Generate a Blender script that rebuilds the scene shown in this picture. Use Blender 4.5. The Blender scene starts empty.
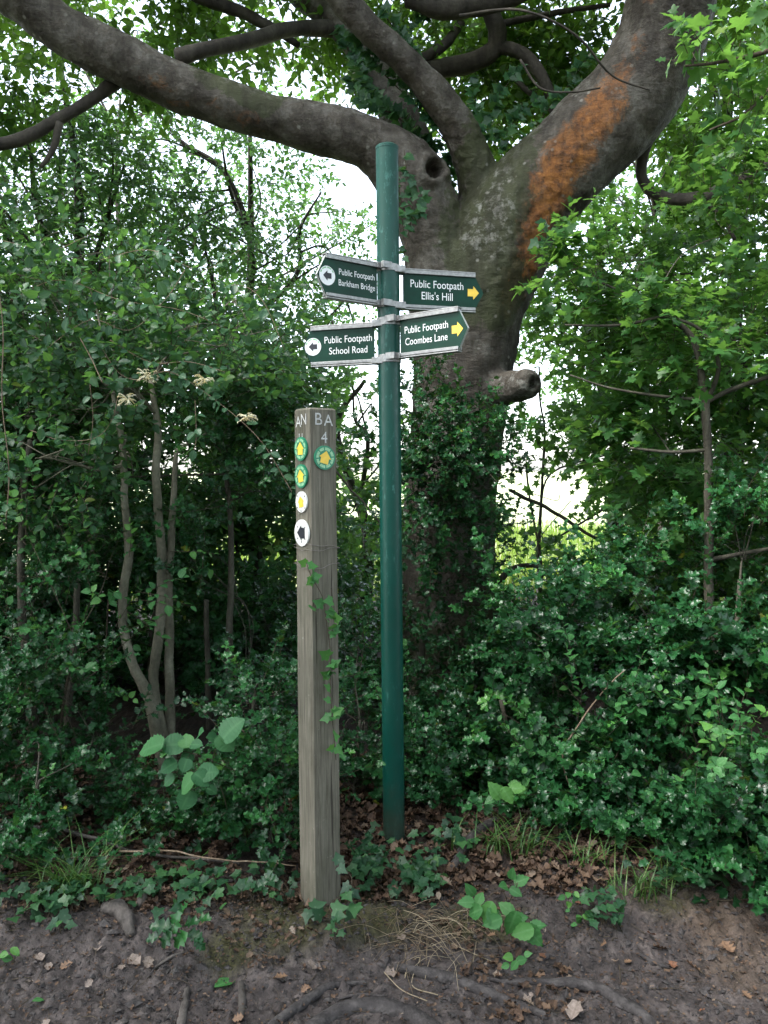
import bpy, math, random
import numpy as np
from mathutils import Vector, Matrix, Euler

C = bpy.context.scene.collection
SC = bpy.context.scene
R = math.radians

# ------------------------------------------------------------------ camera
CAM_H, PITCH, FPX = 1.60, R(3.0), 788.0
cam_d = bpy.data.cameras.new('camera')
cam = bpy.data.objects.new('camera', cam_d)
C.objects.link(cam)
cam.location = (0, 0, CAM_H)
cam.rotation_euler = (R(90) - PITCH, 0, 0)
cam_d.sensor_fit = 'VERTICAL'
cam_d.sensor_height = 24.0
cam_d.lens = FPX / 1024.0 * 24.0
cam_d.clip_start, cam_d.clip_end = 0.05, 3000
SC.camera = cam

# ------------------------------------------------------------------ sky, sun, exposure
world = bpy.data.worlds.new('World')
SC.world = world
world.use_nodes = True
wn = world.node_tree
wn.nodes.clear()
SUN_DIR = Vector((-0.75, -0.30, 1.25)).normalized()      # towards the sun: over the photographer's left shoulder
sky = wn.nodes.new('ShaderNodeTexSky')
sky.sky_type = 'NISHITA'
sky.sun_disc = False
sky.sun_elevation = math.asin(SUN_DIR.z)
sky.sun_rotation = math.atan2(SUN_DIR.x, SUN_DIR.y)
sky.air_density, sky.dust_density, sky.ozone_density = 1.0, 2.0, 1.0
hsv = wn.nodes.new('ShaderNodeHueSaturation')            # thin white overcast: most of the blue taken out
hsv.inputs['Saturation'].default_value = 0.50
bg = wn.nodes.new('ShaderNodeBackground')
bg.inputs['Strength'].default_value = 0.15
wo = wn.nodes.new('ShaderNodeOutputWorld')
wn.links.new(sky.outputs[0], hsv.inputs['Color'])
wn.links.new(hsv.outputs[0], bg.inputs['Color'])
wn.links.new(bg.outputs[0], wo.inputs['Surface'])

sun_d = bpy.data.lights.new('sun', 'SUN')
sun_d.energy = 1.5
sun_d.angle = R(25)
sun_d.color = (1.0, 0.98, 0.95)
sun = bpy.data.objects.new('sun', sun_d)
C.objects.link(sun)
sun.rotation_euler = SUN_DIR.to_track_quat('Z', 'Y').to_euler()
sun.location = (0, 0, 20)

SC.view_settings.view_transform = 'Standard'
SC.view_settings.look = 'None'
SC.view_settings.gamma = 1.0
SC.view_settings.use_curve_mapping = False
SC.view_settings.exposure = 2.6
SC.cycles.max_bounces = 6
SC.cycles.diffuse_bounces = 2
SC.cycles.glossy_bounces = 2
SC.cycles.transmission_bounces = 3
SC.cycles.transparent_max_bounces = 4
SC.cycles.caustics_reflective = False
SC.cycles.caustics_refractive = False

# ------------------------------------------------------------------ helpers
CP, SP = math.cos(PITCH), math.sin(PITCH)

def P(px, py, Y):
    """the place in the world that shows at a pixel of the photograph, at distance Y along the path's normal"""
    u, v = (px - 384.0) / FPX, (512.0 - py) / FPX
    dy, dz = CP + v * SP, -SP + v * CP
    t = Y / dy
    return np.array((u * t, Y, CAM_H + dz * t))

def RP(rpx, Y):
    return rpx * Y / FPX

def hash3(ix, iy, iz, seed):
    h = (ix * 374761393 + iy * 668265263 + iz * 1274126177 + seed * 974711) & 0xFFFFFFFF
    h = ((h ^ (h >> 13)) * 1103515245) & 0xFFFFFFFF
    h = ((h ^ (h >> 16)) * 2246822519) & 0xFFFFFFFF
    h = h ^ (h >> 15)
    return (h & 0xFFFFFF) / float(0xFFFFFF)

def vnoise(p, seed=0):
    p = np.asarray(p, float)
    f = np.floor(p)
    i = f.astype(np.int64)
    w = p - f
    w = w * w * (3 - 2 * w)
    out = 0
    for dx in (0, 1):
        for dy in (0, 1):
            for dz in (0, 1):
                k = (w[:, 0] if dx else 1 - w[:, 0]) * (w[:, 1] if dy else 1 - w[:, 1]) * (w[:, 2] if dz else 1 - w[:, 2])
                out = out + k * hash3(i[:, 0] + dx, i[:, 1] + dy, i[:, 2] + dz, seed)
    return out

def fbm(p, oct=4, seed=0):
    p = np.asarray(p, float)
    s, a, t = 0, 1.0, 0
    for o in range(oct):
        s = s + a * vnoise(p * (2.03 ** o) + 17.3 * o, seed + o)
        t += a
        a *= 0.5
    return s / t

def norm(v):
    v = np.asarray(v, float)
    return v / np.maximum(np.linalg.norm(v, axis=-1, keepdims=True), 1e-9)

def smooth(a, b, x):
    t = np.clip((x - a) / (b - a), 0, 1)
    return t * t * (3 - 2 * t)

class Acc:
    """collects vertices and triangles / quads and links them as ONE mesh object"""
    def __init__(self):
        self.v, self.f3, self.f4, self.m3, self.m4, self.t, self.rb, self.n = [], [], [], [], [], [], [], 0
    def add(self, v, f3=None, f4=None, mat=0, tint=0.5, rib=0.0):
        v = np.asarray(v, float).reshape(-1, 3)
        if f3 is not None and len(f3):
            f3 = np.asarray(f3, int).reshape(-1, 3)
            self.f3.append(f3 + self.n); self.m3.append(np.full(len(f3), mat))
        if f4 is not None and len(f4):
            f4 = np.asarray(f4, int).reshape(-1, 4)
            self.f4.append(f4 + self.n); self.m4.append(np.full(len(f4), mat))
        self.v.append(v)
        self.t.append(np.broadcast_to(np.asarray(tint, float), (len(v),)) if np.ndim(tint) < 1 or len(np.atleast_1d(tint)) != len(v) else np.asarray(tint, float))
        self.rb.append(np.broadcast_to(np.asarray(rib, float), (len(v),)) if np.ndim(rib) < 1 else np.asarray(rib, float))
        self.n += len(v)
    def inst(self, tpl, pos, X, Y, Z, s, tint, mat=0):
        """tpl = (verts, tris, rib); one copy per row of pos"""
        V, T, rib = tpl
        n, L = len(pos), len(V)
        if n == 0:
            return
        s = np.broadcast_to(np.asarray(s, float), (n,))
        vv = pos[:, None, :] + s[:, None, None] * (V[None, :, 0, None] * X[:, None, :] + V[None, :, 1, None] * Y[:, None, :] + V[None, :, 2, None] * Z[:, None, :])
        ff = (T[None, :, :] + (np.arange(n) * L)[:, None, None]).reshape(-1, 3)
        self.add(vv.reshape(-1, 3), f3=ff, mat=mat, tint=np.repeat(tint, L), rib=np.tile(rib, n))
    def mesh(self, name, mats, smooth_=True, attrs=True):
        me = bpy.data.meshes.new(name)
        v = np.concatenate(self.v) if self.v else np.zeros((0, 3))
        f3 = np.concatenate(self.f3) if self.f3 else np.zeros((0, 3), int)
        f4 = np.concatenate(self.f4) if self.f4 else np.zeros((0, 4), int)
        me.vertices.add(len(v))
        me.vertices.foreach_set('co', v.astype(np.float32).ravel())
        nl = f3.size + f4.size
        me.loops.add(nl)
        me.loops.foreach_set('vertex_index', np.concatenate([f3.ravel(), f4.ravel()]).astype(np.int32))
        me.polygons.add(len(f3) + len(f4))
        ls = np.concatenate([np.arange(len(f3)) * 3, f3.size + np.arange(len(f4)) * 4]).astype(np.int32)
        me.polygons.foreach_set('loop_start', ls)
        mi = np.concatenate((self.m3 or []) + (self.m4 or [])) if (self.m3 or self.m4) else np.zeros(0)
        for m in mats:
            me.materials.append(m)
        me.polygons.foreach_set('material_index', mi.astype(np.int32))
        me.polygons.foreach_set('use_smooth', np.full(len(f3) + len(f4), smooth_))
        if attrs:
            a = me.attributes.new('tint', 'FLOAT', 'POINT')
            a.data.foreach_set('value', np.concatenate(self.t).astype(np.float32))
            b = me.attributes.new('rib', 'FLOAT', 'POINT')
            b.data.foreach_set('value', np.concatenate(self.rb).astype(np.float32))
        me.update(calc_edges=True)
        return me
    def build(self, name, mats, parent=None, smooth_=True, attrs=True):
        me = self.mesh(name, mats, smooth_, attrs)
        o = bpy.data.objects.new(name, me)
        C.objects.link(o)
        if parent is not None:
            o.parent = parent
            # vertices are in world space: subtract the parent's place
            o.matrix_parent_inverse = world_of(parent).inverted()
        return o

def world_of(o):
    m = Matrix.LocRotScale(o.location, o.rotation_euler, o.scale)
    p = o.parent
    if p is None:
        return m
    return world_of(p) @ o.matrix_parent_inverse @ m

def tag(o, label=None, cat=None, group=None, kind=None):
    if label: o['label'] = label
    if cat: o['category'] = cat
    if group: o['group'] = group
    if kind: o['kind'] = kind
    return o

def thing(name, label, cat, loc, group=None):
    o = bpy.data.objects.new(name, None)
    C.objects.link(o)
    o.location = Vector([float(a) for a in loc])
    o.empty_display_size = 0.1
    return tag(o, label, cat, group)

def catmull(pts, per=6):
    pts = np.asarray(pts, float)
    if len(pts) < 3:
        t = np.linspace(0, 1, per + 1)[:, None]
        return pts[0] * (1 - t) + pts[-1] * t
    q = np.vstack([2 * pts[0] - pts[1], pts, 2 * pts[-1] - pts[-2]])
    out = []
    for i in range(1, len(q) - 2):
        t = np.linspace(0, 1, per, endpoint=False)[:, None]
        a, b, c, d = q[i - 1], q[i], q[i + 1], q[i + 2]
        out.append(0.5 * ((2 * b) + (-a + c) * t + (2 * a - 5 * b + 4 * c - d) * t ** 2 + (-a + 3 * b - 3 * c + d) * t ** 3))
    out.append(q[-2][None])
    return np.vstack(out)

def tube(acc, pts, rad, sides=8, mat=0, tint=0.5, wob=0.0, seed=0, caps=True):
    """swept tube through pts with radius per point"""
    pts = np.asarray(pts, float)
    n = len(pts)
    rad = np.broadcast_to(np.asarray(rad, float), (n,))
    tg = norm(np.gradient(pts, axis=0))
    ref = np.array((0, 0, 1.0)) if abs(tg[0, 2]) < 0.9 else np.array((1.0, 0, 0))
    U = np.zeros_like(pts)
    u = norm(np.cross(tg[0], ref))
    for i in range(n):
        u = norm(u - tg[i] * np.dot(u, tg[i]))
        U[i] = u
    W = np.cross(tg, U)
    a = np.arange(sides) * 2 * math.pi / sides
    ring = np.cos(a)[None, :, None] * U[:, None, :] + np.sin(a)[None, :, None] * W[:, None, :]
    rr = rad[:, None]
    vv = pts[:, None, :] + ring * rr[:, :, None]
    if wob:
        k = fbm(vv.reshape(-1, 3) / np.maximum(np.repeat(rad, sides)[:, None] * 2.2, 1e-4), 3, seed).reshape(n, sides) - 0.5
        vv = pts[:, None, :] + ring * (rr * (1 + wob * 2 * k))[:, :, None]
    i = np.arange(n - 1)[:, None] * sides
    j = np.arange(sides)[None, :]
    j2 = (j + 1) % sides
    q = np.stack([i + j, i + j2, i + sides + j2, i + sides + j], -1).reshape(-1, 4)
    V = vv.reshape(-1, 3)
    f3 = None
    if caps:
        V = np.vstack([V, pts[0] - tg[0] * rad[0] * .3, pts[-1] + tg[-1] * rad[-1] * .3])
        c0, c1 = n * sides, n * sides + 1
        b = (n - 1) * sides
        f3 = [(c0, (k + 1) % sides, k) for k in range(sides)] + [(c1, b + k, b + (k + 1) % sides) for k in range(sides)]
    acc.add(V, f3=f3, f4=q, mat=mat, tint=tint)

def box(acc, x0, x1, y0, y1, z0, z1, mat=0):
    v = [(x, y, z) for x in (x0, x1) for y in (y0, y1) for z in (z0, z1)]
    f = [(0, 1, 3, 2), (4, 6, 7, 5), (0, 4, 5, 1), (2, 3, 7, 6), (0, 2, 6, 4), (1, 5, 7, 3)]
    acc.add(v, f4=f, mat=mat)

def prism(acc, poly, y0, y1, mat=0, mat_side=None):
    """polygon in x,z extruded along y; y0 is the front"""
    n = len(poly)
    c = np.mean(np.asarray(poly), 0)
    F = [(x, y0, z) for x, z in poly] + [(c[0], y0, c[1])]
    B = [(x, y1, z) for x, z in poly] + [(c[0], y1, c[1])]
    acc.add(F, f3=[(i, (i + 1) % n, n) for i in range(n)], mat=mat)
    acc.add(B, f3=[((i + 1) % n, i, n) for i in range(n)], mat=mat)
    S = [(x, y0, z) for x, z in poly] + [(x, y1, z) for x, z in poly]
    acc.add(S, f4=[(i, n + i, n + (i + 1) % n, (i + 1) % n) for i in range(n)], mat=mat if mat_side is None else mat_side)

# ------------------------------------------------------------------ materials
def new_mat(name):
    m = bpy.data.materials.new(name)
    m.use_nodes = True
    nt = m.node_tree
    nt.nodes.clear()
    out = nt.nodes.new('ShaderNodeOutputMaterial')
    b = nt.nodes.new('ShaderNodeBsdfPrincipled')
    nt.links.new(b.outputs[0], out.inputs['Surface'])
    return m, nt, b, out

class NG:
    """small helper to chain shader nodes"""
    def __init__(self, nt): self.nt = nt
    def n(self, kind, **kw):
        x = self.nt.nodes.new(kind)
        for k, v in kw.items(): setattr(x, k, v)
        return x
    def l(self, a, b): self.nt.links.new(a, b)
    def coord(self, scale=(1, 1, 1), kind='Object'):
        t = self.n('ShaderNodeTexCoord')
        m = self.n('ShaderNodeMapping')
        m.inputs['Scale'].default_value = scale
        self.l(t.outputs[kind], m.inputs[0])
        return m.outputs[0]
    def noise(self, vec, scale, detail=5, rough=0.55, dist=0.0):
        x = self.n('ShaderNodeTexNoise')
        x.inputs['Scale'].default_value = scale
        x.inputs['Detail'].default_value = detail
        x.inputs['Roughness'].default_value = rough
        x.inputs['Distortion'].default_value = dist
        if vec is not None: self.l(vec, x.inputs['Vector'])
        return x.outputs[0]
    def ramp(self, fac, stops):
        x = self.n('ShaderNodeValToRGB')
        e = x.color_ramp.elements
        while len(e) < len(stops): e.new(0.5)
        for i, (p, c) in enumerate(stops):
            e[i].position = p
            e[i].color = (*c, 1) if not np.isscalar(c) else (c, c, c, 1)
        self.l(fac, x.inputs[0])
        return x.outputs[0]
    def mix(self, fac, a, b, mode='MIX'):
        x = self.n('ShaderNodeMix', data_type='RGBA', blend_type=mode)
        for s, val in ((x.inputs[0], fac), (x.inputs[6], a), (x.inputs[7], b)):
            if hasattr(val, 'is_linked'): self.l(val, s)
            elif np.isscalar(val): s.default_value = val
            else: s.default_value = (*val, 1)
        return x.outputs[2]
    def math(self, op, a, b=0.5, clamp=False):
        x = self.n('ShaderNodeMath', operation=op, use_clamp=clamp)
        for s, val in ((x.inputs[0], a), (x.inputs[1], b)):
            if hasattr(val, 'is_linked'): self.l(val, s)
            else: s.default_value = val
        return x.outputs[0]
    def attr(self, name):
        return self.n('ShaderNodeAttribute', attribute_name=name).outputs['Fac']
    def bump(self, h, strength, dist, bsdf):
        x = self.n('ShaderNodeBump')
        x.inputs['Strength'].default_value = strength
        x.inputs['Distance'].default_value = dist
        self.l(h, x.inputs['Height'])
        self.l(x.outputs[0], bsdf.inputs['Normal'])

def leaf_mat(name, cols, rough=0.4, spec=0.5, trans=0.3, tcol=(0.12, 0.25, 0.03), rib=(0.14, 0.2, 0.07), ribw=0.35):
    m, nt, b, out = new_mat(name)
    g = NG(nt)
    t = g.attr('tint')
    col = g.ramp(t, cols)
    pos = g.coord(kind='Object')
    nz = g.noise(pos, 55, 3)
    col = g.mix(g.math('MULTIPLY', nz, 0.5), col, g.mix(1.0, col, (0.55, 0.6, 0.5), 'MULTIPLY'))
    r = g.math('MULTIPLY', g.math('SUBTRACT', g.attr('rib'), 0.82), 5.5, True)
    col = g.mix(g.math('MULTIPLY', r, ribw), col, rib)
    g.l(col, b.inputs['Base Color'])
    b.inputs['Roughness'].default_value = rough
    b.inputs['Specular IOR Level'].default_value = spec
    g.bump(g.noise(pos, 130, 2), 0.25, 0.004, b)
    tr = g.n('ShaderNodeBsdfTranslucent')
    tc = g.mix(0.6, col, tcol)
    g.l(tc, tr.inputs['Color'])
    mx = g.n('ShaderNodeMixShader')
    mx.inputs[0].default_value = trans
    g.l(b.outputs[0], mx.inputs[1]); g.l(tr.outputs[0], mx.inputs[2])
    g.l(mx.outputs[0], out.inputs['Surface'])
    return m

M = {}
M['holly'] = leaf_mat('holly_leaf', [(0, (.009, .04, .015)), (.55, (.017, .08, .025)), (.85, (.034, .14, .035)), (.95, (.07, .2, .04)), (1, (.2, .22, .03))], .28, .3, .18, (.12, .3, .04), (.06, .14, .05), .3)
M['beech'] = leaf_mat('beech_leaf', [(0, (.035, .09, .022)), (.5, (.05, .13, .028)), (.9, (.08, .18, .035)), (1, (.12, .2, .03))], .45, .4, .5, (.24, .46, .04))
M['hawthorn'] = leaf_mat('hawthorn_leaf', [(0, (.02, .065, .034)), (.5, (.034, .1, .048)), (.9, (.055, .16, .045)), (1, (.13, .17, .03))], .4, .28, .45, (.18, .4, .06))
M['maple'] = leaf_mat('maple_leaf', [(0, (.026, .086, .026)), (.5, (.042, .128, .032)), (.9, (.07, .17, .037)), (1, (.18, .24, .03))], .4, .28, .5, (.21, .43, .06))
M['ivy'] = leaf_mat('ivy_leaf', [(0, (.014, .05, .026)), (.5, (.028, .085, .04)), (.9, (.055, .15, .05)), (1, (.12, .2, .04))], .35, .3, .3, (.16, .36, .06), (.16, .24, .13), .6)
M['bramble'] = leaf_mat('bramble_leaf', [(0, (.04, .14, .045)), (.6, (.06, .19, .055)), (1, (.11, .26, .05))], .45, .25, .3, (.15, .35, .05), (.12, .26, .1), .5)
M['hazel'] = leaf_mat('hazel_leaf', [(0, (.035, .12, .05)), (.6, (.05, .16, .065)), (1, (.09, .24, .07))], .5, .25, .3, (.12, .3, .06), (.1, .24, .1), .5)
M['honeysuckle'] = leaf_mat('honeysuckle_leaf', [(0, (.025, .08, .04)), (.6, (.045, .12, .055)), (.93, (.08, .17, .06)), (1, (.25, .22, .06))], .4, .3, .25, (.12, .28, .06), (.14, .24, .12), .5)
M['grass'] = leaf_mat('grass_blade', [(0, (.03, .09, .02)), (.6, (.055, .14, .03)), (1, (.14, .19, .05))], .45, .4, .25, (.15, .3, .04))
M['meadow'] = leaf_mat('meadow_grass', [(0, (.1, .2, .03)), (.6, (.17, .27, .04)), (1, (.3, .3, .08))], .5, .3, .4, (.3, .42, .05))
M['dry_leaf'] = leaf_mat('dry_leaf', [(0, (.035, .02, .013)), (.35, (.07, .04, .026)), (.7, (.13, .08, .052)), (.92, (.2, .15, .115)), (1, (.27, .23, .2))], .7, .3, .05, (.2, .1, .04), (.16, .09, .05), .4)
M['straw'] = leaf_mat('dry_straw', [(0, (.09, .065, .04)), (.6, (.2, .15, .1)), (1, (.34, .28, .2))], .7, .3, .05, (.3, .2, .1))
M['petal'] = leaf_mat('honeysuckle_petal', [(0, (.72, .6, .3)), (.4, (.85, .8, .58)), (1, (.88, .86, .74))], .5, .3, .3, (.7, .6, .3))

def bark_mat(name, c0, c1, c2, scale=9.0, stretch=(1, 1, .35), bump=.5, dist=.02):
    m, nt, b, out = new_mat(name)
    g = NG(nt)
    v = g.coord(stretch)
    n1 = g.noise(v, scale, 6, .6)
    n2 = g.noise(g.coord(), scale * 4.5, 4, .6)
    col = g.ramp(n1, [(.3, c0), (.5, c1), (.72, c2)])
    col = g.mix(.45, col, g.mix(1.0, col, g.ramp(n2, [(.3, .35), (.7, 1.3)]), 'MULTIPLY'))
    g.l(col, b.inputs['Base Color'])
    b.inputs['Roughness'].default_value = .8
    b.inputs['Specular IOR Level'].default_value = .3
    g.bump(g.math('ADD', n1, g.math('MULTIPLY', n2, .5)), bump, dist, b)
    return m

M['bark'] = bark_mat('shrub_bark', (.025, .022, .016), (.055, .05, .036), (.1, .095, .07), 14)
M['bark_dark'] = bark_mat('dark_bark', (.02, .017, .014), (.045, .038, .03), (.085, .075, .06), 10)
M['bark_pale'] = bark_mat('pale_bark', (.07, .066, .045), (.13, .122, .086), (.22, .21, .155), 12)
M['twig'] = bark_mat('twig_bark', (.03, .022, .014), (.06, .046, .03), (.1, .08, .055), 30)
M['vine'] = bark_mat('vine_bark', (.12, .085, .055), (.22, .16, .11), (.32, .26, .19), 40)
M['root'] = bark_mat('root_bark', (.02, .017, .017), (.05, .044, .043), (.1, .09, .086), 22, (1, 1, 1), .6, .015)
M['deadwood'] = bark_mat('dead_wood', (.03, .026, .023), (.075, .065, .058), (.15, .13, .118), 22, (1, .4, 1), .6, .012)

def beech_bark():
    m, nt, b, out = new_mat('beech_bark')
    g = NG(nt)
    o = g.coord()
    n1 = g.noise(o, 4.2, 7, .62, .3)
    n2 = g.noise(g.coord((1, 1, 2.2)), 15, 5, .65)
    n3 = g.noise(o, 60, 4, .65)
    col = g.ramp(n1, [(.3, (.038, .032, .025)), (.44, (.078, .068, .055)), (.56, (.115, .104, .088)), (.7, (.18, .168, .147))])
    blot = g.ramp(g.noise(o, 11, 7, .7, .5), [(.47, 0.0), (.54, .7)])
    col = g.mix(blot, col, g.mix(1.0, col, (.5, .44, .37), 'MULTIPLY'))
    col = g.mix(.45, col, g.mix(1.0, col, g.ramp(n2, [(.3, .45), (.5, 1.0), (.72, 1.4)]), 'MULTIPLY'))
    col = g.mix(.4, col, g.mix(1.0, col, g.ramp(n3, [(.34, .45), (.5, .95), (.66, 1.5)]), 'MULTIPLY'))
    # rusty patches, moss (with painted shade low down), pale lichen spots
    rust = g.ramp(g.math('ADD', g.attr('rust'), g.math('MULTIPLY', g.math('SUBTRACT', g.noise(o, 9, 8, .78, .8), .5), 2.0)), [(.3, 0.0), (.62, .75), (1.0, 1.0)])
    rc = g.ramp(g.noise(o, 22, 7, .75), [(.3, (.05, .023, .011)), (.43, (.16, .058, .013)), (.55, (.31, .115, .022)), (.7, (.4, .17, .045))])
    col = g.mix(g.math('MULTIPLY', rust, .9), col, rc)
    moss = g.ramp(g.math('ADD', g.attr('moss'), g.math('MULTIPLY', g.math('SUBTRACT', g.noise(o, 13, 8, .75), .5), 2.0)), [(.62, 0.0), (.8, .9)])
    col = g.mix(moss, col, (.042, .048, .018))
    pale = g.math('MULTIPLY', g.attr('lichen'), g.ramp(g.noise(o, 19, 6, .72), [(.5, 0.0), (.62, .85)]))
    col = g.mix(pale, col, (.26, .26, .235))
    vor = g.n('ShaderNodeTexVoronoi')
    vor.inputs['Scale'].default_value = 13
    g.l(o, vor.inputs['Vector'])
    dot = g.ramp(g.math('ADD', vor.outputs['Distance'], g.math('MULTIPLY', g.noise(o, 40, 3), .12)), [(.14, 1.0), (.24, 0.0)])
    dot = g.math('MULTIPLY', dot, g.ramp(g.noise(o, 3.2, 4), [(.46, 0.0), (.58, .75)]))
    streak = g.ramp(g.noise(g.coord((1, 1, .22)), 9, 5, .65), [(.42, 0.0), (.62, .75)])
    col = g.mix(streak, col, g.mix(1.0, col, (.38, .34, .3), 'MULTIPLY'))
    col = g.mix(dot, col, (.25, .24, .21))
    g.l(col, b.inputs['Base Color'])
    b.inputs['Roughness'].default_value = .72
    b.inputs['Specular IOR Level'].default_value = .35
    h = g.math('ADD', g.math('MULTIPLY', n2, .8), g.math('MULTIPLY', n3, .45))
    h = g.math('ADD', h, g.math('MULTIPLY', blot, -.12))
    g.bump(h, .6, .025, b)
    return m
M['beech_bark'] = beech_bark()

def soil_mat():
    m, nt, b, out = new_mat('woodland_soil')
    g = NG(nt)
    o = g.coord()
    n1 = g.noise(o, 1.7, 5, .6)
    n2 = g.noise(o, 14, 6, .65)
    n3 = g.noise(o, 75, 5, .7)
    mud = g.ramp(n2, [(.28, (.016, .013, .0125)), (.5, (.05, .04, .0375)), (.72, (.12, .1, .093))])
    litter = g.ramp(n2, [(.25, (.008, .006, .005)), (.5, (.02, .013, .01)), (.75, (.045, .029, .02))])  # litter soil, darkened to stand in for shade under the hedge
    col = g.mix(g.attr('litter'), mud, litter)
    col = g.mix(g.math('MULTIPLY', g.attr('sand'), g.ramp(n1, [(.3, .35), (.6, 1.0)])), col, g.ramp(n2, [(.3, (.05, .034, .023)), (.7, (.12, .083, .056))]))
    mo = g.math('MULTIPLY', g.attr('mossy'), g.ramp(g.noise(o, 9, 6, .7), [(.27, 0.0), (.47, 1.0)]))
    col = g.mix(mo, col, g.ramp(n3, [(.3, (.018, .018, .007)), (.7, (.06, .055, .018))]))
    col = g.mix(.55, col, g.mix(1.0, col, g.ramp(n3, [(.28, .35), (.5, .95), (.74, 1.7)]), 'MULTIPLY'))
    g.l(col, b.inputs['Base Color'])
    rr = g.ramp(n1, [(.35, .55), (.65, .85)])
    g.l(rr, b.inputs['Roughness'])
    b.inputs['Specular IOR Level'].default_value = .35
    g.bump(g.math('ADD', g.math('MULTIPLY', n2, .7), g.math('MULTIPLY', n3, .6)), .9, .014, b)
    return m
M['soil'] = soil_mat()

def field_mat():
    m, nt, b, out = new_mat('field_grass')
    g = NG(nt)
    o = g.coord()
    col = g.ramp(g.noise(o, .6, 6, .65), [(.3, (.26, .33, .12)), (.55, (.42, .44, .26)), (.75, (.52, .5, .36))])
    g.l(col, b.inputs['Base Color'])
    b.inputs['Roughness'].default_value = .9
    return m
M['field'] = field_mat()

def plain(name, col, rough=.5, metal=0.0, spec=.5, var=0.15, scale=40, bump=0.0):
    m, nt, b, out = new_mat(name)
    g = NG(nt)
    n = g.noise(g.coord(), scale, 4, .6)
    c = g.mix(1.0, col, g.ramp(n, [(.3, 1 - var), (.7, 1 + var)]), 'MULTIPLY')
    g.l(c, b.inputs['Base Color'])
    b.inputs['Roughness'].default_value = rough
    b.inputs['Metallic'].default_value = metal
    b.inputs['Specular IOR Level'].default_value = spec
    if bump: g.bump(n, bump, .003, b)
    return m

def pole_mat():
    m, nt, b, out = new_mat('green_pole_paint')
    g = NG(nt)
    o = g.coord()
    base = g.ramp(g.noise(g.coord((1, 1, .25)), 6, 4), [(.3, (.001, .04, .029)), (.7, (.002, .058, .043))])
    sc = g.ramp(g.noise(g.coord((1.6, 1.6, .5)), 34, 6, .72), [(.56, 0.0), (.66, 1.0)])
    zone = g.ramp(g.noise(g.coord((1, 1, .5)), 3.2, 2), [(.4, 0.0), (.6, .75)])
    col = g.mix(g.math('MULTIPLY', sc, zone), base, (.06, .19, .155))
    dirt = g.ramp(g.noise(g.coord((2, 2, .3)), 9, 5, .65), [(.5, 0.0), (.75, .4)])
    col = g.mix(dirt, col, (.018, .05, .035))
    sep = g.n('ShaderNodeSeparateXYZ'); tcn = g.n('ShaderNodeTexCoord'); g.l(tcn.outputs['Object'], sep.inputs[0])
    hgt = g.math('ADD', sep.outputs['Z'], g.math('MULTIPLY', g.noise(o, 12, 5, .7), .5))
    col = g.mix(g.ramp(hgt, [(.22, .85), (.5, 0.0)]), col, (.035, .036, .026))
    g.l(col, b.inputs['Base Color'])
    g.l(g.ramp(g.noise(o, 30, 4), [(.3, .3), (.7, .5)]), b.inputs['Roughness'])
    b.inputs['Specular IOR Level'].default_value = .35
    g.bump(g.noise(o, 18, 3), .1, .004, b)
    return m
M['pole'] = pole_mat()
M['panel'] = plain('green_sign_panel', (.0015, .034, .02), .45, 0, .22, .3, 9)
M['alu'] = plain('weathered_aluminium', (.3, .3, .295), .5, .6, .5, .3, 60)
M['alu_edge'] = plain('sign_edge_aluminium', (.5, .51, .5), .45, .5, .5, .2, 60)
M['white'] = plain('white_lettering', (.82, .83, .83), .45, 0, .5, .06, 60)
M['yellow'] = plain('yellow_arrow_vinyl', (.82, .56, .06), .45, 0, .5, .1, 60)
M['black'] = plain('dark_arrow_vinyl', (.012, .014, .022), .5, 0, .5, .1, 60)
M['disc_green'] = plain('green_disc_plastic', (.01, .2, .1), .4, 0, .5, .12, 50)
M['disc_ring'] = plain('pale_green_ring', (.25, .5, .28), .45, 0, .5, .3, 260)
M['disc_white'] = plain('white_disc_plastic', (.75, .75, .71), .45, 0, .5, .12, 50)
M['chalk'] = plain('faded_white_paint', (.5, .5, .48), .8, 0, .3, .45, 120)
M['wire'] = plain('rusty_wire', (.2, .18, .16), .55, .5, .5, .3, 90)

def post_mat():
    m, nt, b, out = new_mat('weathered_post_wood')
    g = NG(nt)
    v = g.coord((1, 1, .04))
    grain = g.noise(v, 115, 6, .72, .6)
    big = g.noise(g.coord((1, 1, .35)), 5, 5, .6)
    fine = g.noise(g.coord((1, 1, .12)), 240, 3, .6)
    col = g.ramp(grain, [(.28, (.06, .054, .041)), (.45, (.132, .122, .097)), (.6, (.18, .168, .137)), (.78, (.25, .235, .2))])
    col = g.mix(.5, col, g.mix(1.0, col, g.ramp(big, [(.3, (.55, .56, .5)), (.7, (1.35, 1.3, 1.22))]), 'MULTIPLY'))
    col = g.mix(g.ramp(g.noise(g.coord((1, 1, .4)), 8, 5, .65), [(.48, 0.0), (.7, .6)]), col, (.05, .055, .032))
    crack = g.ramp(g.noise(g.coord((1, 1, .022)), 75, 3, .5, .2), [(.3, 1.0), (.37, 0.0)])
    col = g.mix(g.math('MULTIPLY', crack, .8), col, (.03, .025, .02))
    spot = g.ramp(g.noise(g.coord(), 48, 5, .7), [(.66, 0.0), (.72, .55)])
    col = g.mix(spot, col, (.35, .34, .3))
    g.l(col, b.inputs['Base Color'])
    b.inputs['Roughness'].default_value = .85
    b.inputs['Specular IOR Level'].default_value = .25
    h = g.math('SUBTRACT', g.math('ADD', grain, g.math('MULTIPLY', fine, .3)), g.math('MULTIPLY', crack, .9))
    g.bump(h, .6, .004, b)
    return m
M['post'] = post_mat()

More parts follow.
